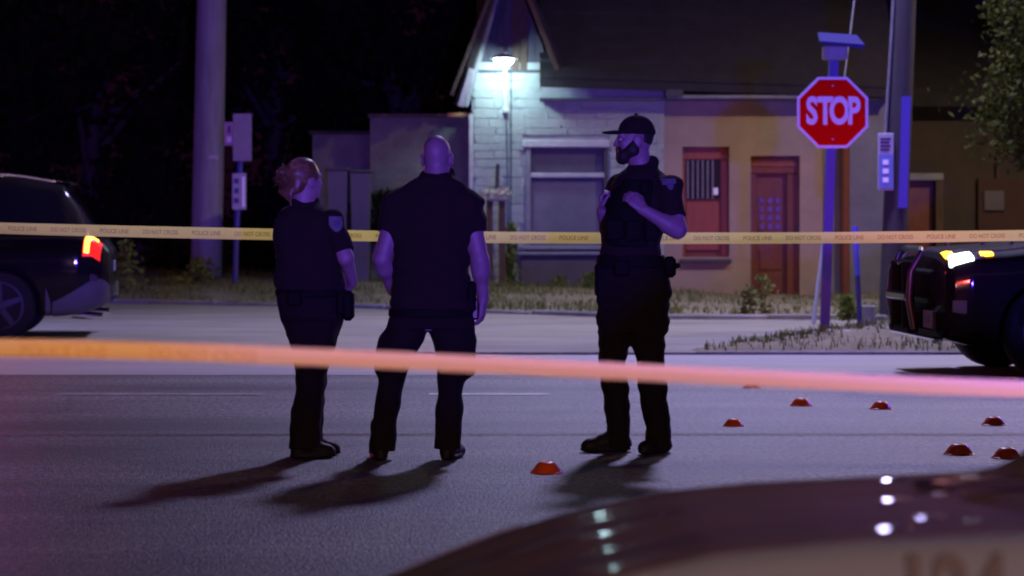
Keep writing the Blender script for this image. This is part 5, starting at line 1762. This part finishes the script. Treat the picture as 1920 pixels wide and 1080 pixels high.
sdf_part('trousers', tr, M['trouser'], C.body, .008, .006, 35)
for (hx, hdy, tx, tdy) in ((1170, .05, 1102, .0), (1246, .01, 1206, -.15)):
    sdf_part('boot', boot_prims(C.L(hx, 0, hdy), C.L(tx, 0, tdy)), M['boot'], C.body, .006)
belt = sdf_part('duty_belt', [stack(C.rows([(478, 1119, 1246, .165), (488, 1118, 1250, .168), (502, 1118, 1256, .168)]), .005)], M['leather'], C.body, .008)
p = C.L(1254, 500, -.05)
hs = ob('holster', G().box(p[0] - .035, p[0] + .035, -.12, -.03, p[2] - .06, p[2] + .06, .02), M['leather'], belt, local=True)
ob('pistol_grip', G().tube([(p[0] + .01, -.08, p[2] + .0), (p[0] + .055, -.1, p[2] + .012)], [.02, .014], 8), M['leather'], hs, local=True)
p = C.L(1125, 525, -.02)
ob('belt_pouch', G().box(p[0] - .03, p[0] + .03, -.08, .06, p[2] - .1, p[2] + .1, .02), M['leather'], belt, local=True)
p = C.L(1165, 500, -.17)
ob('belt_pouch', G().box(p[0] - .05, p[0] + .04, -.2, -.15, p[2] - .05, p[2] + .04, .012), M['leather'], belt, local=True)
lh = LH(hc, hR, 1.0)
cap = [ell(lh(0, -.012, .045), (.086, .106, .098), hR, .01, (lh(0, 0, .035), hR @ np.array([0, .12, -1.0]))),
       ell(lh(0, -.012, .046), (.089, .109, .018), hR, .008)]
co = sdf_part('cap', cap, M['uniform'], C.body, .006)
sdf_part('cap_brim', [ell(lh(0, .10, .048), (.078, .088, .012), hR, .01)], M['uniform'], co, .005)
sdf_part('cap_button', [ell(lh(0, -.012, .146), (.012, .012, .006), hR, .01)], M['uniform'], co, .003)
beard = [ell(lh(0, .070, -.098), (.041, .040, .036), hR, .025), ell(lh(0, .097, -.043), (.028, .012, .008), hR, .01)]
for sg in (-1, 1):
    beard += [rcone(lh(sg * .066, .012, -.012), lh(sg * .064, .022, -.055), .016, .028, .02), rcone(lh(sg * .058, .024, -.052), lh(sg * .03, .068, -.085), .034, .036, .025),
              rcone(lh(sg * .03, .092, -.045), lh(sg * .034, .078, -.085), .010, .02, .015)]
F_, mn_ = field(beard, .005); F_ = wrinkle(F_, mn_, .005, .003, 4)
ob('beard', surface(F_, mn_, .005), M['beard'], C.body, smooth='all', local=True, fix=False)
hb = [ell(lh(0, -.012, .028), (.0775, .0975, .0965), hR, .01, (lh(0, -.035, 0), hR @ np.array([0, 1.0, .0])))]
sdf_part('hair', hb, M['beard'], C.body, .006)
for sg in (-1, 1):
    q = hc + hR @ np.array((sg * .032, .080, .004))
    sdf_part('eye', [ell(q, (.012, .012, .012))], M['white_sign'], C.body, .003)
